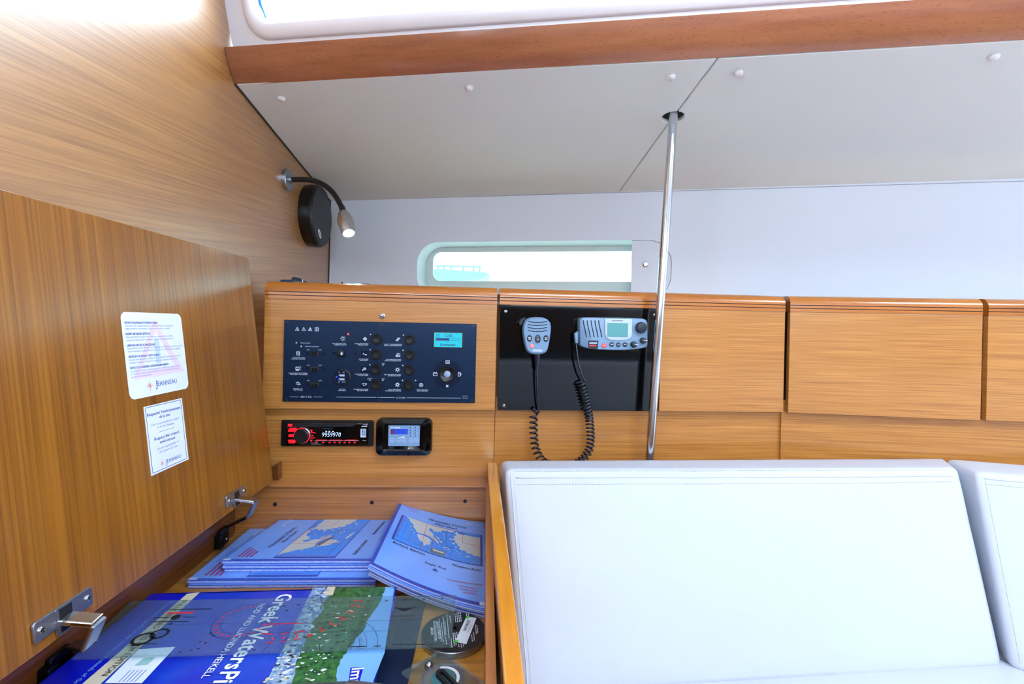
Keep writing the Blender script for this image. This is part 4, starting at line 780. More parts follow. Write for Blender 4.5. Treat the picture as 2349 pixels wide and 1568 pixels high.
for hd_, tx, a, c in ((1, 'CERTIFICAT DE LIVRAISON ET DE PRISE EN CHARGE :', (138, 295), (675, 293)), (0, 'Vérifiez avec votre concessionnaire que le certificat de livraison est correctement', (145, 340), (915, 336)), (0, 'rédigé et retourné au constructeur. La garantie de votre bateau en dépend.', (150, 386), (865, 378)),
                      (1, 'DELIVERY AND RELEASE CERTIFICATE :', (160, 475), (562, 466)), (0, 'Please check with your agent that the delivery and release certificate is filled in', (165, 522), (915, 498)), (0, 'properly and returned to the manufacturer. Your boat warranty depends on this.', (170, 570), (925, 541)),
                      (1, 'LIEFERUNGS UND ENTLASTUNGSZEUGNIS :', (182, 660), (637, 637)), (0, 'Bitte prüfen Sie mit Ihrem Vertreter, dass das Lieferungs- und Übergabeprotokoll richtig ausgefüllt ist', (190, 705), (1075, 652)), (0, 'und zum Hersteller zurückgeschickt wird. Die Garantie Ihres Bootes ist hiervon abhängig.', (195, 752), (1025, 698)),
                      (1, 'CERTIFICADO DE ENTREGA Y PUESTA EN MANO', (205, 842), (703, 802)), (0, 'Es mismo comprobad que su concesionario que el certificado de entrega sea correctamente', (213, 890), (1035, 808)), (0, 'redactado y devuelto al constructor. La garantía de su embarcación depende de ello.', (218, 934), (1000, 857)),
                      (1, 'CERTIFICATO DI CONSEGNA E ASSUNZIONE RESPONSABILITA', (228, 1022), (850, 950)), (0, 'La preghiamo di verificare con il Suo agente che il certificato di consegna sia redatto', (235, 1072), (1025, 970)), (0, 'correttamente e che sia rispedito al costruttore. Da questo dipende la validità della', (240, 1117), (1005, 1012)), (0, 'garanzia della Sua imbarcazione.', (247, 1164), (585, 1113))):
    A_, B_ = V(T3(*a)), V(T3(*c)); b.text(FK, tx, A_, B_, 0.0030 if hd_ else 0.0026, M_blueink if hd_ else M_paleink, 0.0003, 0.018 if hd_ else 0.0)
def star(fr, c, r, m):
    for k in range(8):
        a = math.radians(45 * k); R_ = r if k % 2 == 0 else r * 0.62; w = 0.16 * r
        t = (c[0] + math.cos(a) * R_, c[1] + math.sin(a) * R_); s_ = (c[0] + math.cos(a + 0.39) * w * 1.3, c[1] + math.sin(a + 0.39) * w * 1.3)
        b.flat(fr, [c, s_, t], 0.0003, m); s2 = (c[0] + math.cos(a - 0.39) * w * 1.3, c[1] + math.sin(a - 0.39) * w * 1.3); b.flat(fr, [c, t, s2], 0.00025, M_pink)
star(FK, T3(548, 1282), 0.0098, M_redink); b.text(FK, 'J', T3(640, 1310), T3(668, 1305), 0.0105, M_blueink, 0.0003); b.text(FK, 'EANNEAU', T3(676, 1290), T3(980, 1238), 0.0072, M_blueink, 0.0003)
o = b.build('sticker', LID); o['label'] = 'upper rounded sticker with lines of blue text'
b = MB(); b.box(FK, -0.370, -0.2825, 0.1275, 0.228, -0.0006, 0.0, M_sticker)
def T4(x, y): return FK.px(320 + x / 7.838, 900 + y / 7.838)
cs_ = [T4(98, 280), T4(735, 130), T4(848, 1182), T4(238, 1452)]
for i in range(4): b.line(FK, cs_[i], cs_[(i + 1) % 4], 0.0008, 0.0003, M_blueink)
for tx, a, c, H, bo, it, m in (("Respecter l'environnement", (135, 437), (737, 285), 0.0046, 0.01, 0, M_blueink), ('de la mer', (355, 463), (557, 412), 0.0046, 0.01, 0, M_blueink), ('C\'est la responsabilité du skipper', (198, 612), (715, 470), 0.0036, 0, 0.25, M_paleink), ('et de son équipage.', (320, 642), (622, 562), 0.0036, 0, 0.25, M_paleink),
                             ("Respect the ocean's", (268, 868), (712, 722), 0.0046, 0.01, 0, M_blueink), ('environment', (368, 917), (640, 828), 0.0046, 0.01, 0, M_blueink), ('It is the responsability of', (325, 1038), (705, 887), 0.0036, 0, 0.25, M_paleink), ('the captain and crew.', (355, 1092), (690, 967), 0.0036, 0, 0.25, M_paleink), ('EANNEAU', (498, 1262), (748, 1160), 0.0050, 0, 0, M_blueink), ('J', (475, 1290), (494, 1283), 0.0075, 0, 0, M_blueink)):
    b.text(FK, tx, T4(*a), T4(*c), H, m, 0.0003, bo, it)
b.line(FK, T4(340, 713), T4(620, 625), 0.0006, 0.0003, M_paleink); star(FK, T4(405, 1274), 0.0065, M_redink)
o = b.build('sticker', LID); o['label'] = 'lower rectangular sticker with thin blue border'
# hinges
def hinge(x0, y0, x1, y1, bx, by):
    A_ = V(FLID.px(x0, y0)); B_ = V(FLID.px(x1, y1)); uc = (A_.x + B_.x) / 2; w = B_.x - A_.x; v0 = 0.012; v1 = 0.034
    b = MB(); pl = rr(uc - w / 2, uc + w / 2, v0, v1, 0.0035, 4); b.prism(FLID, pl, 0, 0.0035, M_steeld); hg = b.build('hinge', CT, bevel=0.0012)
    F5 = FLID.off(0.0035)
    b = MB(); b.prism(F5, rr(uc - 0.012, uc + 0.012, v0 - 0.008, v1 - 0.001, 0.002, 3), -0.002, 0.0004, M_steeld); b.prism(F5, [(uc - 0.008, v0 - 0.006), (uc + 0.008, v0 - 0.006), (uc + 0.008, v1 - 0.003), (uc - 0.008, v1 - 0.003)], 0.0002, 0.0008, M_black); b.build('cup', hg)
    screw(hg, [F5.at(uc - w / 2 + 0.008, (v0 + v1) / 2), F5.at(uc + w / 2 - 0.008, (v0 + v1) / 2)], 0.0038, M_steel)
    # cranked arm
    P0 = FLID.pt(uc, v0 + 0.006, 0.002); P1 = FLID.pt(uc + 0.004, v0 - 0.004, 0.034); yv = V((0, 1, 0))
    def bar(p, q, wd, th, m, nm, par):
        d = (q - p).normalized(); r_ = (yv - d * yv.dot(d)).normalized(); nn = d.cross(r_).normalized(); f = Fr(p, r_, d); L_ = (q - p).length
        bb = MB(); bb.box(f, -wd / 2, wd / 2, 0, L_, -th / 2, th / 2, m); return bb.build(nm, par, bevel=0.0015)
    bar(P0, P1, 0.019, 0.006, M_steel, 'arm', hg)
    P2 = P1 + V((-0.012, 0.002, -0.030)); bar(P1 + V((0.001, 0, -0.001)), P2, 0.019, 0.005, M_steeld, 'arm', hg)
    cb = onX(bx, by, XL); P3 = cb + V((0.010, 0.012, 0.018)); bar(P2, P3, 0.014, 0.005, M_steelk, 'arm', hg)
    FI = Fr(cb + V((0, 0.013, -0.022)), (0, 1, 0), (0, 0, 1))
    b = MB(); b.prism(FI, rr(-0.030, 0.004, 0.004, 0.040, 0.003, 3), 0, 0.008, M_steelk); b.prism(FI, rr(-0.040, -0.026, 0.006, 0.034, 0.002, 3), 0, 0.014, M_steelk); b.build('wall_bracket', hg, bevel=0.001)
    screw(hg, [FI.off(0.008).at(-0.022, 0.014), FI.off(0.008).at(-0.006, 0.014)], 0.0036, M_steel)
hinge(68, 1440, 205, 1348, 128, 1524); hinge(514, 1133, 558, 1100, 507, 1230)

# ------------------------------------------------------------------ chart booklets
class Sheet:
    """a printed page: u to the right 0..1, v up 0..1, bent over what lies below"""
    def __init__(s, tl, tr, br, bl, curl=1.0): s.c = [V(p) for p in (tl, tr, br, bl)]; s.k = curl
    def pt(s, u, v, h=0.0):
        tl, tr, br, bl = s.c; uz = 1 - max(0.0, 1 - u) ** s.k if s.k != 1 else u
        t = tl.lerp(tr, u); q = bl.lerp(br, u); t.z = tl.z + (tr.z - tl.z) * uz; q.z = bl.z + (br.z - bl.z) * uz
        p = q.lerp(t, v); p.z += h; return p
    def low(s, dz, dx=0, dy=0): return Sheet(*[p + V((dx, dy, -dz)) for p in s.c], s.k)
LANDS = [[(0.03, 1), (0.09, 0.93), (0.11, 0.84), (0.16, 0.76), (0.155, 0.68), (0.2, 0.62), (0.215, 0.55), (0.25, 0.53), (0.30, 0.56), (0.36, 0.53), (0.41, 0.50), (0.44, 0.47), (0.475, 0.40), (0.50, 0.39), (0.49, 0.47), (0.45, 0.55), (0.42, 0.62), (0.40, 0.70), (0.36, 0.74), (0.35, 0.82), (0.375, 0.86), (0.41, 0.80), (0.425, 0.76), (0.44, 0.82), (0.46, 0.78), (0.475, 0.84), (0.495, 0.81), (0.50, 0.88), (0.55, 0.92), (0.62, 0.90), (0.66, 0.95), (0.68, 1)],
         [(0.23, 0.47), (0.27, 0.5), (0.33, 0.49), (0.38, 0.46), (0.42, 0.40), (0.40, 0.34), (0.385, 0.22), (0.37, 0.30), (0.35, 0.32), (0.345, 0.16), (0.325, 0.14), (0.32, 0.26), (0.30, 0.28), (0.29, 0.22), (0.275, 0.30), (0.25, 0.36)],
         [(0.70, 1), (0.71, 0.93), (0.76, 0.90), (0.84, 0.92), (0.96, 0.90), (1, 0.90), (1, 0.24), (0.96, 0.27), (0.93, 0.25), (0.89, 0.31), (0.86, 0.29), (0.83, 0.36), (0.78, 0.35), (0.745, 0.41), (0.76, 0.46), (0.72, 0.48), (0.73, 0.55), (0.69, 0.58), (0.70, 0.63), (0.66, 0.66), (0.69, 0.73), (0.66, 0.78), (0.70, 0.84), (0.695, 0.88), (0.67, 0.90)],
         [(0.43, 0.12), (0.47, 0.135), (0.5, 0.115), (0.56, 0.10), (0.61, 0.085), (0.61, 0.06), (0.55, 0.06), (0.48, 0.075), (0.435, 0.085)],
         [(0.455, 0.62), (0.50, 0.57), (0.53, 0.49), (0.545, 0.44), (0.53, 0.44), (0.50, 0.51), (0.46, 0.58)],
         [(0.83, 0.19), (0.87, 0.24), (0.875, 0.20), (0.84, 0.14)], [(0.615, 0.66), (0.645, 0.68), (0.655, 0.64), (0.62, 0.63)], [(0.655, 0.54), (0.675, 0.56), (0.68, 0.49), (0.66, 0.48)]]
for (x, y, r) in ((0.56, 0.36, .012), (0.58, 0.31, .015), (0.61, 0.33, .013), (0.60, 0.26, .01), (0.63, 0.27, .012), (0.55, 0.28, .008), (0.52, 0.33, .008), (0.66, 0.30, .008), (0.70, 0.33, .012), (0.72, 0.29, .01), (0.76, 0.24, .012), (0.71, 0.42, .014), (0.13, 0.66, .012), (0.16, 0.58, .014), (0.19, 0.48, .012), (0.54, 0.76, .012), (0.60, 0.80, .010), (0.77, 0.14, .01), (0.65, 0.22, .007), (0.55, 0.62, .008)):
    LANDS.append([(x + r * math.cos(a) * random.uniform(.7, 1.3), y + 1.3 * r * math.sin(a) * random.uniform(.7, 1.3)) for a in (0, 1.0, 2.1, 3.1, 4.2, 5.3)])
def jag(poly, d=1):
    out = []
    for p, q in zip(poly, poly[1:] + poly[:1]):
        out.append(p); L_ = math.hypot(q[0] - p[0], q[1] - p[1])
        if L_ > 0.02 and max(p[0], q[0]) < 0.995 and max(p[1], q[1]) < 0.995:
            out.append(((p[0] + q[0]) / 2 + random.uniform(-.2, .2) * L_, (p[1] + q[1]) / 2 + random.uniform(-.2, .2) * L_))
    return out
LANDS = [jag(p) for p in LANDS]
def booklet(label, sh, th, art=None, group='pilot chart booklets in the chart table', sleeve=0.012, mx=0.08, white=False):
    ctr = sh.pt(0.5, 0.5); root = thing('chart_booklet', label, 'chart', V((ctr.x, ctr.y, min(p.z for p in sh.c) - th)), group)
    n = 14; b = MB(); grid = [[sh.pt(i / n, j / n) for i in range(n + 1)] for j in range(n + 1)]
    b.add([p for r_ in grid for p in r_], [(j * (n + 1) + i, j * (n + 1) + i + 1, (j + 1) * (n + 1) + i + 1, (j + 1) * (n + 1) + i) for j in range(n) for i in range(n)], M_chart); b.build('cover', root, smooth='all')
    b = MB(); edge = [(i / n, 0) for i in range(n)] + [(1, i / n) for i in range(n)] + [(1 - i / n, 1) for i in range(n)] + [(0, 1 - i / n) for i in range(n)]
    lay = ((0, M_pageb), (0.28, M_page), (0.5, M_chart), (0.66, M_page), (0.86, M_pageb), (1.0, None))
    if white: lay = ((0, M_pageb), (0.22, M_cover_white), (0.45, M_pink), (0.58, M_cover_white), (0.86, M_pageb), (1.0, None))
    for (a, m), (c, _) in zip(lay, lay[1:]):
        b.loft([[sh.pt(u, v, -th * a) for u, v in edge], [sh.pt(u, v, -th * c) for u, v in edge]], m)
    b.add([p - V((0, 0, th)) for r_ in grid for p in r_], [(j * (n + 1) + i, (j + 1) * (n + 1) + i, (j + 1) * (n + 1) + i + 1, j * (n + 1) + i + 1) for j in range(n) for i in range(n)], M_page); b.build('page_block', root)
    if art:
        b = MB(); art(b, sh, mx); b.build('cover_print', root)
    if sleeve:
        e = sleeve; b = MB(); k = 10
        def sp(u, v): return sh.pt(u, v, 0.0022 + 0.0006 * math.sin(37 * u + 5 * v) * math.sin(23 * v))
        us_ = [-e * 2.2 + (1 + e * 3) * i / k for i in range(k + 1)]; vs_ = [-e + (1 + 2 * e) * i / k for i in range(k + 1)]
        pts = [sp(u, v) for v in vs_ for u in us_]
        b.add(pts, [(j * (k + 1) + i, j * (k + 1) + i + 1, (j + 1) * (k + 1) + i + 1, (j + 1) * (k + 1) + i) for j in range(k) for i in range(k)], M_sleeve)
        q = 40; b.loft([[sh.pt(i / q, -e * 0.5 + 0.004 * math.sin(i * 1.9) * math.sin(i * 0.7), 0.002 - (th + 0.002) * k_) for i in range(q + 1)] for k_ in (0, 0.35, 0.7, 1.0)], M_sleeve, closed=False)
        o = b.build('plastic_sleeve', root, smooth='all')
    return root
def map_art(b, sh, mx, box, lines, hilite=True):
    x0, x1, y0, y1 = box; f = lambda u, v: (x0 + (x1 - x0) * u, y0 + (y1 - y0) * v)
    def poly(p, h, m): b.sheetpoly(sh, p, h, m, mx)
    wb = 0.022
    poly([(x0 - wb, y0 - 0.006), (x1 + wb, y0 - 0.006), (x1 + wb, y1 + 0.006), (x0 - wb, y1 + 0.006)], 0.0006, M_chartbd)
    poly([f(0, 0), f(1, 0), f(1, 1), f(0, 1)], 0.0009, M_sea)
    for L_ in LANDS: poly([f(*p) for p in L_], 0.0012, M_land)
    poly([f(*p) for p in ((0.72, 0.93), (0.86, 0.96), (0.96, 0.94), (0.99, 0.965), (0.86, 0.985), (0.74, 0.97))], 0.0014, M_sea)
    def ln(p, q, m, w=0.0035):
        p, q = f(*p), f(*q); d = V((q[0] - p[0], q[1] - p[1])).normalized() * w / 2; nn = V((-d.y, d.x)); poly([(p[0] - nn.x, p[1] - nn.y), (q[0] - nn.x, q[1] - nn.y), (q[0] + nn.x, q[1] + nn.y), (p[0] + nn.x, p[1] + nn.y)], 0.0015, m)
    for p, q in (((0.02, 0.06), (0.02, 0.94)), ((0.31, 0.02), (0.31, 0.98)), ((0.43, 0.04), (0.43, 0.52)), ((0.31, 0.55), (0.55, 0.50)), ((0.78, 0.62), (0.78, 1)), ((0.78, 0.62), (1, 0.60)), ((0.985, 0.05), (0.985, 0.6)), ((0.36, 0.985), (0.78, 0.985))): ln(p, q, M_redink)
    for p, q in (((0.16, 0.1), (0.16, 0.7)), ((0.58, 0.45), (0.58, 0.98)), ((0.02, 0.16), (0.42, 0.10)), ((0.66, 0.05), (0.66, 0.62)), ((0.55, 0.2), (0.55, 0.5)), ((0.6, 0.2), (0.6, 0.5)), ((0.55, 0.35), (0.72, 0.35)), ((0.08, 0.3), (0.08, 0.7))): ln(p, q, M_chartx, 0.0022)
    if hilite: poly([f(0.425, 0.03), f(0.595, 0.03), f(0.595, 0.17), f(0.425, 0.17)], 0.0016, mat('map_highlight', '7c8470', 0.5)); poly([f(0.45, 0.10), f(0.58, 0.09), f(0.58, 0.13), f(0.45, 0.14)], 0.0018, M_land)
    else: poly([f(0.235, 0.46), f(0.29, 0.52), f(0.50, 0.40), f(0.47, 0.36)], 0.0016, mat('map_dark_strip', '7a6a64', 0.6))
def stext(b, sh, s, A, B, H, m, bold=0.01, h=0.0012): b.text(sh, s, A, B, H, m, h, bold)
def art_right(b, sh, mx):
    b.sheetpoly(sh, [(0, 0.0), (0.028, 0.0), (0.028, 0.97), (0, 0.97)], 0.0006, M_chartbd, mx); b.sheetpoly(sh, [(0.02, 0), (0.94, 0), (0.94, 0.022), (0.02, 0.022)], 0.0007, M_chartbd, mx)
    b.sheetpoly(sh, [(0.94, 0), (1, 0), (1, 0.03), (0.94, 0.03)], 0.0008, M_cover_white, mx); b.sheetpoly(sh, [(0, 0.97), (0.04, 0.97), (0.04, 1), (0, 1)], 0.0008, M_cover_white, mx)
    map_art(b, sh, mx, (0.10, 0.95, 0.395, 0.785), None)
    stext(b, sh, 'Πλοηγικός Χάρτης', (0.37, 0.855), (0.80, 0.855), 0.026, M_chartx, 0.02); stext(b, sh, 'Pilot Chart', (0.45, 0.81), (0.70, 0.81), 0.024, M_chartx, 0.02)
    stext(b, sh, 'PC 10', (0.80, 0.925), (0.955, 0.925), 0.022, M_cover_white); stext(b, sh, 'Δυτική Κρήτη', (0.10, 0.345), (0.42, 0.34), 0.022, M_chartx, 0.02); stext(b, sh, 'Western Kriti', (0.68, 0.325), (0.95, 0.325), 0.022, M_chartx, 0.02)
    stext(b, sh, 'Eagle Ray', (0.44, 0.255), (0.64, 0.255), 0.02, M_chartx); b.sheetpoly(sh, [(0.51, 0.205), (0.57, 0.205), (0.54, 0.235)], 0.0012, M_chartbd, mx)
    stext(b, sh, 'Protective plastic coating', (0.66, 0.155), (0.97, 0.185), 0.014, M_redink, 0.02)
    for i, (u0, u1) in enumerate(((0.75, 0.93), (0.77, 0.92), (0.80, 0.92))): b.sheetpoly(sh, [(u0, 0.128 - i * 0.026), (u1, 0.138 - i * 0.026), (u1, 0.146 - i * 0.026), (u0, 0.136 - i * 0.026)], 0.0010, mat('faded_red', 'c87c9c', 0.6), mx)
    for i in range(3): b.sheetpoly(sh, [(0.06 + i * 0.03, 0.955 - i * 0.02), (0.24, 0.955 - i * 0.02), (0.24, 0.963 - i * 0.02), (0.06 + i * 0.03, 0.963 - i * 0.02)], 0.0010, mat('faded_pink', 'b48cc4', 0.6), mx)
    stext(b, sh, 'Aegean Sea', (0.50, 0.905), (0.64, 0.905), 0.0001, M_paleink, 0)
def art_left(code, full):
    def art(b, sh, mx):
        b.sheetpoly(sh, [(0, 0.0), (0.02, 0.0), (0.02, 0.965), (0, 0.965)], 0.0006, M_pageb, mx); b.sheetpoly(sh, [(0, 0.955), (0.03, 0.955), (0.03, 1), (0, 1)], 0.0008, M_cover_white, mx)
        stext(b, sh, code, (0.76, 0.90), (0.95, 0.90), 0.028, M_cover_white); M_fr = mat('faded_red', 'b83c78', 0.6)
        for i in range(4): b.sheetpoly(sh, [(0.06, 0.925 - i * 0.025), (0.26 - 0.03 * i, 0.925 - i * 0.025), (0.26 - 0.03 * i, 0.937 - i * 0.025), (0.06, 0.937 - i * 0.025)], 0.0010, M_fr, mx)
        map_art(b, sh, mx, (0.06, 0.94, 0.33, 0.70), None, False)
        stext(b, sh, 'Πλοηγικός Χάρτης', (0.26, 0.80), (0.72, 0.80), 0.026, M_chartx, 0.02); stext(b, sh, 'Pilot Chart', (0.36, 0.755), (0.62, 0.755), 0.024, M_chartx, 0.02)
        if full: stext(b, sh, 'Ευβοϊκός Κόλπος', (0.10, 0.21), (0.42, 0.21), 0.022, M_chartx, 0.02); stext(b, sh, 'Evoikos Kolpos', (0.55, 0.20), (0.88, 0.20), 0.022, M_chartx, 0.02); stext(b, sh, 'Eagle Ray', (0.42, 0.12), (0.60, 0.12), 0.018, M_chartx)
    return art
# left pile: pages lie on their side, their top to the left
def lefts(nl, fl, z, xr):
    a = onZ(*nl, z); c = onZ(*fl, z); w = xr - a.x
    return Sheet(a, c, V((c.x + w, c.y, z)), V((xr, a.y, z)))
booklet('lowest chart booklet of the left pile, only its pale edge shows', lefts((432, 1341), (587, 1206), 0.6785, -0.19), 0.0062)
booklet('wide chart booklet sticking out left under the left pile, code in white', lefts((430, 1330), (585, 1203), 0.6850, -0.19), 0.0060, art_left('PC20', False), sleeve=0.03)
booklet('chart booklet third from the top of left pile, thin edge showing', lefts((515, 1304), (640, 1196), 0.6912, -0.19), 0.0056, sleeve=0.008)
booklet('chart booklet directly under the top one of the left pile', lefts((511, 1296), (648, 1190), 0.6978, -0.185), 0.0060, sleeve=0.008)
booklet('top chart booklet of left pile with sideways map of the Aegean', lefts((510, 1285), (650, 1186), 0.7045, -0.18), 0.0062, art_left('PC5', True), sleeve=0.022)
# right pile
top = Sheet(onZ(918, 1151, 0.742), onZ(1111, 1197, 0.705), onZ(1117, 1391, 0.6935), onZ(848, 1291, 0.7365), 1.7)
names = ['undermost chart booklet of the right pile, resting on the desk floor', 'second lowest chart booklet of the fanned right pile', 'middle chart booklet of the fanned right pile', 'chart booklet just below the top of the right pile']
for k in (4, 3, 2, 1):
    booklet(names[4 - k], top.low(0.0044 * k, random.uniform(-0.003, 0.002), random.uniform(-0.002, 0.003) - 0.002 * (k % 2)), 0.0040, sleeve=0.006, white=True)
booklet('top chart booklet of right pile with upright map and plastic cover', top, 0.0040, art_right, sleeve=0.012, mx=0.05, white=True)

# ------------------------------------------------------------------ pilot book, folder, ruler, plotter, signal mirror
zb = 0.702; bo0 = onZ(347, 1361, zb); bo1 = onZ(909, 1345, zb); FBo = Fr(bo0, bo1 - bo0, V((0, 1, 0))); bw = (bo1 - bo0).length; bdp = 0.27
BK = thing('pilot_book', 'large blue hardback sailing guide with harbour photo and white title', 'book', FBo.pt(bw / 2, -bdp / 2, -0.026))
b = MB(); b.box(FBo, 0, bw, -bdp, 0, -0.003, 0, M_book); b.box(FBo, 0, bw, -bdp, 0, -0.0260, -0.0230, M_bookd); b.box(FBo, 0, bw, -0.004, 0.001, -0.0260, 0, M_bookd); b.build('hard_cover', BK, bevel=0.0008)
b = MB(); b.box(FBo, 0.004, bw - 0.004, -bdp + 0.004, -0.004, -0.0230, -0.003, M_page); b.build('page_block', BK)
b = MB(); D = lambda x, y: FBo.px(x, y)
def ext(a, c, t): return (a[0] + (c[0] - a[0]) * t, a[1] + (c[1] - a[1]) * t)
def strip(pa, pb, pc, pd_, h, m): # far-left, far-right, near-right, near-left pixel corners, carried on to the near edge of the book
    A_, B_, C_, D_ = [V(D(*p)) for p in (pa, pb, pc, pd_)]; k1_ = (-bdp + 0.001 - A_.y) / (D_.y - A_.y); k2_ = (-bdp + 0.001 - B_.y) / (C_.y - B_.y)
    b.flat(FBo, [tuple(A_ + (D_ - A_) * k1_), tuple(B_ + (C_ - B_) * k2_), tuple(B_), tuple(A_)], h, m)
strip((349, 1362), (429, 1362), (189, 1568), (90, 1568), 0.0003, M_bookd)
strip((429, 1362), (459, 1358), (231, 1568), (189, 1568), 0.0004, M_cream)
strip((718, 1348), (905, 1346), (857, 1560), (613, 1560), 0.0004, M_boats)
def wob(pts, n, amp):
    out = []
    for p, q in zip(pts, pts[1:]):
        for i in range(n): t = i / n; out.append((p[0] + (q[0] - p[0]) * t + random.uniform(-amp, amp), p[1] + (q[1] - p[1]) * t))
    return out + [pts[-1]]
edgeL = wob([(764, 1347), (724, 1420), (700, 1470), (668, 1560), (640, 1640)], 6, 6); edgeR = wob([(882, 1347), (877, 1367), (844, 1428), (799, 1488), (782, 1514), (770, 1560), (752, 1640)], 5, 4)
edgeL[0] = (764, 1347.5); edgeR[0] = (882, 1346.5)
b.sheetpoly(FBo, [D(*p) for p in edgeL] + [D(*p) for p in edgeR[::-1]], 0.0006, M_trees, 0.2)
b.sheetpoly(FBo, [D(*p) for p in edgeR] + [D(*p) for p in ((835, 1640), (857, 1560), (882, 1498), (905, 1346.5))], 0.0006, M_booksky, 0.2)
for i in range(230):
    t = random.random(); x = 742 - 106 * t + random.gauss(0, 12); y = 1350 + 215 * t; r_ = random.uniform(2, 8); c = D(x, y); k = r_ / 1109 * 0.75
    b.flat(FBo, [(c[0] + k * random.uniform(.3, 1) * math.cos(a), c[1] + 0.7 * k * random.uniform(.3, 1) * math.sin(a)) for a in (0, 1.2, 2.4, 3.6, 4.8)], 0.0008 + i * 2e-6, random.choice((M_roofs, M_roofs, M_blueink, M_boats, M_navyink, M_cream)))
for i in range(90):
    t = random.random() ** 0.7; x = 800 - 100 * t + random.gauss(0, 28); y = 1360 + 200 * t; c = D(x, y); k = random.uniform(1.5, 7) / 1109 * 0.75
    b.flat(FBo, [(c[0] + k * random.uniform(.3, 1) * math.cos(a), c[1] + 0.6 * k * random.uniform(.3, 1) * math.sin(a)) for a in (0, 1.2, 2.4, 3.6, 4.8)], 0.0008 + i * 2e-6, random.choice((M_roofs, M_roofs, mat('leaf_light', '6a8c3c', 0.5))))
b.pflat(FBo, [(747, 1356), (752, 1346.5), (770, 1346.5), (763, 1366), (742, 1366)], 0.0011, M_cream); b.build('cover_picture', BK)
b = MB()
b.text(FBo, 'Greek Waters', D(641, 1364), D(512.5, 1537), 0.0235, M_cover_white, 0.0013, 0.02); b.text(FBo, 'Pilot', D(508.5, 1542), D(450, 1620), 0.0235, M_cover_white, 0.0013, 0.02)
b.text(FBo, 'ROD AND LUCINDA HEIKELL', D(596, 1386), D(460.5, 1557), 0.0088, M_cover_white, 0.0013, 0.01)
b.text(FBo, 'FULLY REVISED THIS 8TH EDITION', D(417.6, 1379), D(232, 1551), 0.0080, M_navyink, 0.0013)
b.text(FBo, "A yachtsman's guide to the coasts and islands of Greece", D(388, 1381), D(140, 1592), 0.0052, M_cyanpr, 0.0013)
b.flat(FBo, [D(*p) for p in ((803.8, 1532.3), (799, 1568), (791, 1610), (818, 1610), (826, 1560), (833.7, 1530.8))], 0.0010, M_bookd); b.text(FBo, 'Imray', D(808, 1535), D(795, 1600), 0.0145, M_cover_white, 0.0014, 0.02)
b.build('cover_print', BK)
b = MB(); b.flat(FBo, [D(*p) for p in ((318, 1490), (403, 1484), (325, 1568), (240, 1568))][::-1], 0.0010, M_sticker)
b.flat(FBo, [D(*p) for p in ((330, 1511), (358, 1508), (338, 1526), (308, 1528))][::-1], 0.0013, mat('label_green_map', '8cb8b8', 0.5))
for i in range(5): b.line(FBo, D(300 + i * 9, 1538), D(272 + i * 9, 1566), 0.0016, 0.0013, M_paleink)
b.build('cover_label', BK)

FN = Fr((-0.30, 0.84, 0.688), (0.998, -0.04, 0), (0.04, 1, 0))
FD = thing('folder', 'dark navy folder lying flat under the big blue book', 'folder', (-0.2, 0.68, 0.672))
fe = onZ(953, 1490, 0.6715); fx = (onZ(948, 1500, 0.6715) - FN.o).dot(FN.r)
b = MB(); b.prism(Fr((0, 0, 0), (1, 0, 0), (0, 1, 0)), rr(-0.33, onZ(950, 1498, 0.676).x, 0.50, 0.84, 0.012, 4), 0.6722, 0.6758, M_navy); b.build('folder_cover', FD)

zr = 0.7062
RU = thing('chart_ruler', 'long clear plastic chart protractor ruler lying across the blue book', 'ruler', V((-0.28, 0.69, zr)))
ra, rb_, rc, rd = onZ(300, 1379, zr), onZ(1046, 1366, zr), onZ(1035, 1485, zr), onZ(164, 1514, zr); ra.x = max(ra.x, XL + 0.003); rd.x = max(rd.x, XL + 0.003)
FRu = Fr(rd, rc - rd, ra - rd)
RL_ = [(lambda q: ((q - FRu.o).dot(FRu.r), (q - FRu.o).dot(FRu.u)))(p) for p in (rd, rc, rb_, ra)]
b = MB(); b.flat(FRu, RL_, 0.0012, M_clear); b.loft([[FRu.pt(u, v, 0.0002) for u, v in RL_], [FRu.pt(u, v, 0.0012) for u, v in RL_]], M_clear); b.build('plastic_blade', RU)
b = MB(); M_ink2 = mat('ruler_black_ink', '10141c', 0.6); U_ = lambda x, y: FRu.px(x, y); hR = 0.0015
lo0, lo1 = V(RL_[0]), V(RL_[1]); up0, up1 = V(RL_[3]), V(RL_[2])
for i in range(240):
    t = 0.02 + 0.96 * i / 240; p = lo0.lerp(lo1, t); L_ = 0.006 if i % 10 == 0 else 0.0042 if i % 5 == 0 else 0.0026; b.line(FRu, (p.x, p.y + 0.0005), (p.x, p.y + L_), 0.0004, hR, M_ink2)
for i in range(200):
    t = 0.02 + 0.96 * i / 200; p = up0.lerp(up1, t); L_ = 0.005 if i % 10 == 0 else 0.0022; b.line(FRu, (p.x, p.y - 0.0005), (p.x, p.y - L_), 0.0004, hR, M_ink2)
for k, (px_, py_) in enumerate(((970, 1371.5), (1012, 1370), (926, 1373.5), (884, 1375), (842, 1376), (800, 1377.5), (760, 1378))):
    b.line(FRu, U_(px_, py_ + 4), U_(px_ + 5, py_ + 4), 0.003, hR, M_ink2)
for a, c in (((600, 1433), (1020, 1420)), ((560, 1455), (900, 1448)), ((330, 1435), (620, 1430))): b.line(FRu, U_(*a), U_(*c), 0.0005, hR, M_ink2)
pc = U_(735, 1492)
for r_, w_ in ((0.062, 0.0006), (0.050, 0.0004), (0.042, 0.0004)): b.arc(FRu, (pc[0], pc[1]), r_ * 1.2, w_, 0, 180, hR, M_ink2, 40)
pc2 = U_(560, 1425)
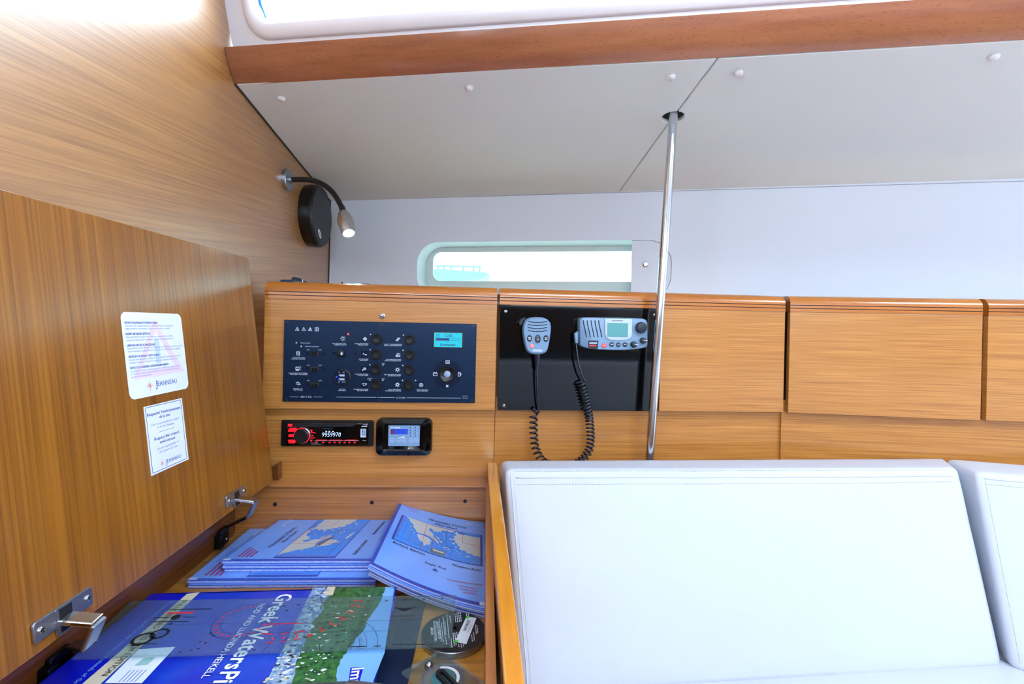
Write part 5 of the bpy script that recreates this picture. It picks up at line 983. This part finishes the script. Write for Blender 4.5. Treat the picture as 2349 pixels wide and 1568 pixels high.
for r_, w_ in ((0.042, 0.0006), (0.030, 0.0004)): b.arc(FRu, pc2, r_, w_, 0, 360, hR, M_ink2, 40)
for a in range(0, 180, 3): ca, sa = math.cos(math.radians(a)), math.sin(math.radians(a)); b.line(FRu, (pc[0] + ca * 0.0505, pc[1] + sa * 0.0505), (pc[0] + ca * 0.055, pc[1] + sa * 0.055), 0.0004, hR, M_ink2)
for i in range(3): b.line(FRu, U_(850 + i * 4, 1373), U_(796 + i * 4, 1492), 0.0005, hR, M_ink2)
for x, y in ((752, 1442), (769, 1460), (771, 1475), (756, 1489), (783, 1474), (784, 1448), (772, 1436), (746, 1412)): b.line(FRu, U_(x, y), U_(x + 8, y - 1), 0.0022, hR, M_ink2)
for x, y, x2, y2 in ((812, 1380, 824, 1380), (828, 1379, 832, 1382), (804, 1391, 816, 1391), (822, 1389, 825, 1395), (792, 1404, 806, 1404), (804, 1408, 812, 1404), (777, 1416, 787, 1419), (786, 1424, 796, 1419), (756, 1430, 762, 1434), (762, 1436, 775, 1434), (732, 1440, 738, 1445), (734, 1451, 746, 1446), (706, 1455, 712, 1459), (706, 1462, 718, 1456), (682, 1456, 680, 1464), (673, 1469, 688, 1466), (653, 1460, 650, 1468), (642, 1474, 656, 1472), (627, 1464, 624, 1470), (611, 1477, 626, 1474), (642, 1456, 660, 1453), (670, 1453, 700, 1448), (608, 1433, 695, 1431), (600, 1454, 625, 1456)): b.line(FRu, U_(x, y), U_(x2, y2), 0.0022, hR, M_redink)
for k in range(16):
    a = math.radians(100 + k * 16); c = (pc2[0] + math.cos(a) * 0.036, pc2[1] + math.sin(a) * 0.036); b.line(FRu, (c[0] - 0.002, c[1]), (c[0] + 0.003, c[1]), 0.0024, hR, M_redink)
b.flat(FRu, circ(*U_(403, 1417), 0.0062, 20), hR, M_ink2); b.arc(FRu, U_(328, 1467), 0.012, 0.0042, 0, 360, hR, M_ink2, 28); b.arc(FRu, U_(366, 1455), 0.010, 0.0036, 0, 360, hR, M_ink2, 28)
b.text(FRu, 'MARINE', U_(420, 1419), U_(451, 1418), 0.0034, M_ink2, hR); b.text(FRu, 'TOPOPLASTIC', U_(892, 1417.5), U_(952, 1415), 0.0040, M_ink2, hR, 0.02)
b.line(FRu, U_(384, 1408), U_(444, 1406.5), 0.0042, hR, M_redink)
for x0, x1, y in ((368, 380, 1401), (384, 486, 1399), (348, 388, 1419), (344, 434, 1428), (386, 396, 1433), (318, 360, 1479), (300, 318, 1483), (800, 840, 1485), (858, 874, 1484), (900, 1000, 1480)): b.line(FRu, U_(x0, y), U_(x1, y - 1), 0.0018, hR, M_ink2)
for x, y in ((480, 1455), (486, 1460), (456, 1474), (468, 1477), (436, 1493), (452, 1490), (410, 1498), (510, 1494), (580, 1493), (650, 1392), (682, 1389), (655, 1402)): b.line(FRu, U_(x, y), U_(x + 6, y - 1), 0.003, hR, M_ink2)
wc = U_(928, 1397)
for s_ in (-1, 1):
    for k in range(4): b.line(FRu, (wc[0] + s_ * 0.003, wc[1] - 0.002 * k), (wc[0] + s_ * (0.017 - 0.003 * k), wc[1] + 0.004 - 0.002 * k), 0.0012, hR, M_ink2)
b.flat(FRu, circ(wc[0], wc[1] - 0.003, 0.0042, 12), hR, M_ink2); b.build('ruler_print', RU)

mc = V((-0.0385, 0.7405, 0.672)); FM = Fr(mc, (1, 0, 0), (0, 1, 0))
SM = thing('signal_mirror', 'black round signal disc with white text and barcode label on desk floor', 'signal mirror', mc)
b = MB(); b.lathe(FM, [(0.049, 0), (0.0495, 0.002), (0.0495, 0.0085), (0.0485, 0.010)], M_steeld, 56, cap1=False); b.build('rim', SM, smooth=True)
Md = FM.off(0.0100); b = MB(); b.ring(Md, circ(0, 0, 0.0486, 48), circ(*Md.px(1043, 1440), 0.0034, 14), -0.004, 0, M_black); b.build('face', SM)
b = MB(); X_ = lambda x, y: Md.px(880 + x / 6.909, 1370 + y / 6.909)
b.text(Md, 'MIROIR', X_(742, 480), X_(752, 600), 0.0036, M_cover_white, 0.0003, 0.02); b.text(Md, 'DE SIGNALISATION', X_(785, 375), X_(808, 692), 0.0038, M_cover_white, 0.0003, 0.02); b.text(Md, "MODE D'EMPLOI", X_(832, 385), X_(870, 655), 0.0036, M_cover_white, 0.0003, 0.02)
for x, y0, y1 in ((880, 340, 700), (915, 400, 720), (940, 300, 640), (968, 380, 600), (1000, 270, 650), (985, 630, 750), (1050, 290, 410), (1130, 255, 400), (1160, 245, 400), (1188, 235, 395), (1215, 235, 390), (1100, 560, 780), (1130, 560, 760), (1160, 545, 610), (1070, 650, 800), (1310, 255, 300), (1340, 260, 305), (1395, 590, 710), (1425, 550, 690), (1455, 430, 590), (1480, 440, 570), (1190, 740, 790), (1230, 745, 800), (1265, 745, 780)):
    n_ = max(2, int((y1 - y0) / 34)); dx = (y1 - y0) * 0.10
    for i in range(n_): t0, t1 = i / n_, (i + 0.78) / n_; b.line(Md, X_(x + dx * t0, y0 + (y1 - y0) * t0), X_(x + dx * t1, y0 + (y1 - y0) * t1), 0.0011, 0.0003, M_cover_white)
b.build('face_print', SM)
b = MB(); lq = [X_(1315, 300), X_(1472, 328), X_(1310, 745), X_(1128, 705)]; b.flat(Md, lq[::-1], 0.0005, M_sticker)
b.flat(Md, [X_(1315, 300), X_(1357, 307), X_(1345, 340), X_(1292, 336)][::-1], 0.0008, M_green); b.flat(Md, [X_(1140, 678), X_(1190, 684), X_(1176, 722), X_(1122, 708)][::-1], 0.0008, M_green)
for i in range(9): t = i / 9; a_ = (1268 + 72 * (1 - t), 545 - 170 * (1 - t)); b.line(Md, X_(a_[0] - 20, a_[1]), X_(a_[0] + 26 + 8 * (i % 2), a_[1] + 6), 0.0011 if i % 3 else 0.0018, 0.0008, M_navyink)
b.text(Md, '3 8210', X_(1380, 440), X_(1325, 560), 0.0016, M_navyink, 0.0008); b.build('price_label', SM)

zp = 0.676; pcn = onZ(1014, 1548, zp); ptop = onZ(1012, 1491, zp); pleft = onZ(916, 1541, zp); pright = onZ(1112, 1562, zp)
FPl = Fr(V((ptop.x, ptop.y, 0.672)), pright - ptop, ptop - pleft); sw = (pright - ptop).length * 1.08; sh_ = (pleft - ptop).length
PLT = thing('square_plotter', 'small square clear acrylic plotter with turning dial, at bottom right of desk', 'plotter', V((ptop.x, ptop.y, 0.672)))
# local axes: u runs from the far corner to the right corner, -v runs to the left corner
vl = (V(((pleft - V((ptop.x, ptop.y, zp))).dot(FPl.r), (pleft - V((ptop.x, ptop.y, zp))).dot(FPl.u))))
vr = V((sw, 0)); q_ = [V((0, 0)), vl, vl + vr, vr]
def ch(poly, k):
    out = []; n_ = len(poly)
    for i in range(n_):
        p, a, c = poly[i], poly[i - 1], poly[(i + 1) % n_]; out += [tuple(p + (a - p).normalized() * k), tuple(p + (c - p).normalized() * k)]
    return out
b = MB(); b.prism(FPl, ch(q_, 0.004), 0, 0.004, M_clear2); b.build('acrylic_plate', PLT, bevel=0.0006)
cc = (q_[2] * 0.5) + V((0.004, -0.004)); dc = FPl.at(cc.x, cc.y).off(0.004)
b = MB(); b.lathe(dc, [(0.029, 0), (0.029, 0.003), (0.0275, 0.004)], M_clear2, 40); dial = b.build('dial', PLT, smooth=True)
b = MB(); 
for a in range(0, 360, 6): ca, sa = math.cos(math.radians(a)), math.sin(math.radians(a)); b.line(dc, (ca * 0.0245, sa * 0.0245), (ca * (0.0275 if a % 30 else 0.0285), sa * (0.0275 if a % 30 else 0.0285)), 0.0006, 0.0044, M_blueink)
b.arc(dc, (0, 0), 0.020, 0.004, -60, 150, 0.0043, M_sticker, 30); b.flat(dc, circ(0, 0, 0.0165, 30), 0.0042, mat('dial_teal', '3c6c74', 0.4)); b.build('dial_print', dial)
b = MB(); f = Fr(dc.o, V((0.62, -0.78, 0)), V((0.78, 0.62, 0))); o_ = rr(-0.012, 0.055, -0.0065, 0.0065, 0.0062, 6); i_ = rr(-0.007, 0.050, -0.0022, 0.0022, 0.002, 6); b.ring(f, o_, i_, 0.0046, 0.009, M_black); b.build('pointer', PLT, bevel=0.0006)
for k in range(3):
    b = MB(); t0, t1 = 0.12 + 0.24 * k, 0.30 + 0.24 * k; A_ = vl * t0; B_ = vl * t1; nn = V((-vl.y, vl.x)).normalized() * -1
    if nn.dot(vr) < 0: nn = -nn
    b.prism(FPl, [tuple(A_ + nn * 0.003), tuple(B_ + nn * 0.003), tuple(B_ + nn * 0.009), tuple(A_ + nn * 0.009)], 0.004, 0.0075, M_clear2); b.build('sighting_rib', PLT, bevel=0.0006)
b = MB()
for i in range(28): p = vr * (0.12 + 0.8 * i / 28); b.line(FPl, (p.x, p.y - 0.003), (p.x, p.y - (0.008 if i % 5 == 0 else 0.0055)), 0.0005, 0.0043, M_blueink)
b.build('edge_scale', PLT)
b = MB(); f = dc.at(-0.034, 0.004); b.lathe(f, [(0.006, 0), (0.006, 0.004), (0.004, 0.007), (0.001, 0.008)], M_steel, 20); b.build('bubble_level', PLT, smooth='all')

# rounded case at the very front
GCs = thing('glasses_case', 'grey glossy rounded case in front, barely inside the bottom edge', 'case', (-0.19, 0.595, zb))
M_case = mat('grey_green_gloss', '2a4448', 0.15, coat=0.6); M_case2 = mat('grey_metal_gloss', '6c6a70', 0.2, metal=0.6)
ca_ = onZ(566, 1574, zb + 0.012); cb_ = onZ(800, 1566, zb + 0.014); cc_ = onZ(955, 1580, zb + 0.012)
b = MB(); dv = (cb_ - ca_); lo_ = V((0, -0.016, -0.004))
b.tube([ca_ + lo_ + dv * t for t in (0, 0.04, 0.3, 0.7, 1.0)], [0.004, 0.010, 0.013, 0.0145, 0.015], M_case, 20); b.build('body', GCs, smooth=True)
dv = cc_ - cb_; b = MB(); b.tube([cb_ + lo_ + dv * t for t in (0.0, 0.02, 0.5, 0.9, 1.0)], [0.014, 0.0165, 0.0155, 0.011, 0.004], M_case2, 20); b.build('cap', GCs, smooth=True)

# ------------------------------------------------------------------ settee
def cushion(name, label, corners, bulge_, parent_loc, front_seam=True, nz=0.0012):
    """corners: bottom (back-left, back-right, front-right, front-left) then top in the same order; front = towards the cabin"""
    root = thing(name, label, 'cushion', parent_loc, None); c = [V(p) for p in corners]
    def mapp(x, y, z):
        lo = (c[0] * (1 - x) * y + c[1] * x * y + c[2] * x * (1 - y) + c[3] * (1 - x) * (1 - y)); hi = (c[4] * (1 - x) * y + c[5] * x * y + c[6] * x * (1 - y) + c[7] * (1 - x) * (1 - y)); return lo.lerp(hi, z)
    dx = ((c[1] - c[0]).length + (c[2] - c[3]).length) / 2; dy = (c[0] - c[3]).length; dz = (c[4] - c[0]).length; r = min(0.015, dy * 0.35, dz * 0.35)
    def axis(L_, n_): 
        k = [0.0, 0.25, 0.6, 1.0]; e = [t * r / L_ for t in k]; mid = [e[-1] + (1 - 2 * e[-1]) * i / n_ for i in range(1, n_)]; return e + mid + [1 - t for t in e[::-1]]
    ax, ay, az = axis(dx, 22), axis(dy, 6), axis(dz, 14); b = MB()
    def P3(x, y, z):
        p = V((x * dx, y * dy, z * dz)); q = V((min(max(p.x, r), dx - r), min(max(p.y, r), dy - r), min(max(p.z, r), dz - r))); d = p - q
        if d.length > 1e-9: p = q + d.normalized() * r * min(1, d.length / r) if d.length > r else p
        x, y, z = p.x / dx, p.y / dy, p.z / dz; w = mapp(x, y, z)
        sp = lambda t: max(0.0, math.sin(math.pi * t)) ** 0.45; s = sp(x) * (sp(z) if bulge_[0] == 'y' else sp(y))
        dirv = (c[3] - c[0]).normalized() if bulge_[0] == 'y' else (c[4] - c[0]).normalized()
        k = (1 - y) if bulge_[0] == 'y' else z
        return w + dirv * (bulge_[1] * s * k + noise.noise(w * 9) * nz * 2 * k + noise.noise(w * V((14, 14, 3)).length) * nz * 0.5 * k)
    def face(A, B, fn, flip):
        pts = [fn(a, e) for e in B for a in A]; n_ = len(A); fs = [(j * n_ + i, j * n_ + i + 1, (j + 1) * n_ + i + 1, (j + 1) * n_ + i) for j in range(len(B) - 1) for i in range(n_ - 1)]
        b.add(pts, [f[::-1] for f in fs] if flip else fs, M_leather)
    face(ax, az, lambda x, z: P3(x, 0, z), False); face(ax, az, lambda x, z: P3(x, 1, z), True); face(ay, az, lambda y, z: P3(0, y, z), True); face(ay, az, lambda y, z: P3(1, y, z), False); face(ax, ay, lambda x, y: P3(x, y, 1), False); face(ax, ay, lambda x, y: P3(x, y, 0), True)
    b.build('cushion_cover', root, smooth='all')
    return root, P3, dx, dy, dz
zt_ = 0.850; zse = 0.49
bl0 = onZ(1147, 1055, zt_); br0 = onZ(2168, 1050, zt_); fl0 = onZ(1158, 1079, 0.845); fr0 = onZ(2196, 1076, 0.845)
fbl = onZ(1200, 1590, zse); fbr = onZ(2300, 1524, zse)
fl0.z = fr0.z = zt_ - 0.002
dn = V((0, 0, 1))
zcb = zse - 0.009; bbl = V((bl0.x, bl0.y - 0.04, zcb)); bbr = V((br0.x + 0.05, br0.y - 0.06, zcb)); fbl.z = fbr.z = zcb
C1, P3a, dx1, dy1, dz1 = cushion('backrest_cushion', 'long white leather backrest cushion right of chart table', [bbl, bbr, fbr, fbl, bl0, br0, fr0, fl0], ('y', 0.012), (0.6, 1.05, zse))
def seam(root, P3f, pts, rad, m, name, dash=None, lift=0.0):
    b = MB()
    if dash is None: b.tube([P3f(*p) for p in pts], rad, m, 6)
    else:
        q = [P3f(*p) for p in pts]
        for i in range(0, len(q) - 1): a, c = q[i], q[i].lerp(q[i + 1], dash); b.tube([a, c], rad, m, 4)
    o = b.build(name, root, smooth='all'); return o
N_ = 160
seam(C1, P3a, [(0.02 + 0.96 * i / 60, 0.0, 0.958) for i in range(61)], 0.0014, M_leather, 'piping')
seam(C1, P3a, [(0.02 + 0.96 * i / N_, 0.0, 0.925) for i in range(N_ + 1)], 0.0006, M_stitch, 'stitching', 0.55)
seam(C1, P3a, [(0.02 + 0.96 * i / N_, 0.02, 0.992) for i in range(N_ + 1)], 0.0006, M_stitch, 'stitching', 0.55)
seam(C1, P3a, [(0.016, 0.0, 0.95 - 0.9 * i / 90) for i in range(91)], 0.0006, M_stitch, 'stitching', 0.55)
seam(C1, P3a, [(0.010, 0.0, 0.97 - 0.94 * i / 40) for i in range(41)], 0.0014, M_leather, 'piping')
# second backrest, turning towards us
bl1 = onZ(2166, 1050, zt_ + 0.002); fl1 = onZ(2236, 1081, zt_ - 0.006); fbl1 = onZ(2322, 1531, zse); fbl1.z = zcb; bbl1 = V((bl1.x + 0.03, bl1.y - 0.05, zcb)); dd_ = V((0.9, -0.30, 0)).normalized() * 0.75
C2, P3b, *_ = cushion('backrest_cushion', 'white leather backrest cushion at the right edge of the frame', [bbl1, bbl1 + dd_, fbl1 + dd_, fbl1, bl1, bl1 + dd_, fl1 + dd_, fl1], ('y', 0.012), (1.5, 1.0, zse))
seam(C2, P3b, [(0.02, 0.0, 0.95 - 0.9 * i / 90) for i in range(91)], 0.0006, M_stitch, 'stitching', 0.55)
seam(C2, P3b, [(0.02 + 0.96 * i / N_, 0.0, 0.935) for i in range(N_ + 1)], 0.0006, M_stitch, 'stitching', 0.55)
seam(C2, P3b, [(0.02 + 0.96 * i / 60, 0.0, 0.965) for i in range(61)], 0.0014, M_leather, 'piping')
# seats
e_ = onZ(2349, 1548, zse); sdv = (e_ - fbr); sdv = V((sdv.x, sdv.y, 0)).normalized()
def seatc(label, A_, B_, dA, dB, loc):
    lo = V((0, 0, -0.12)); return cushion('seat_cushion', label, [A_ + lo, B_ + lo, B_ + dB + lo, A_ + dA + lo, A_, B_, B_ + dB, A_ + dA], ('z', 0.006), loc)
sA = V((0.075, fbl.y + 0.09, zse - 0.004)); sB = V((fbr.x + 0.0, fbr.y + 0.09, zse - 0.004)); 
seatc('white leather seat cushion below the long backrest', sA, sB, V((0.0, -0.62, 0)), V((sdv.x / -sdv.y * 0.08, -0.08, 0)) + sdv * 0.6, (0.5, 0.6, zse - 0.13))
q0_ = sB + V((0.008, 0.0, 0)); seatc('white leather seat cushion in the corner at the right edge', q0_, q0_ + dd_, V((sdv.x / -sdv.y * 0.08, -0.08, 0)) + sdv * 0.6, V((0.1, -0.6, 0)), (1.5, 0.6, zse - 0.13))
b = MB(); b.prism(Fr((0, 0, 0), (1, 0, 0), (0, 1, 0)), [(0.07, 0.4), (1.9, 0.35), (1.9, 0.75), (1.35, 0.9), (0.07, 0.9)], 0.0, 0.36, M_lock); tag(b.build('settee_base'), 'wooden settee box carrying the white seat cushions', 'settee base')
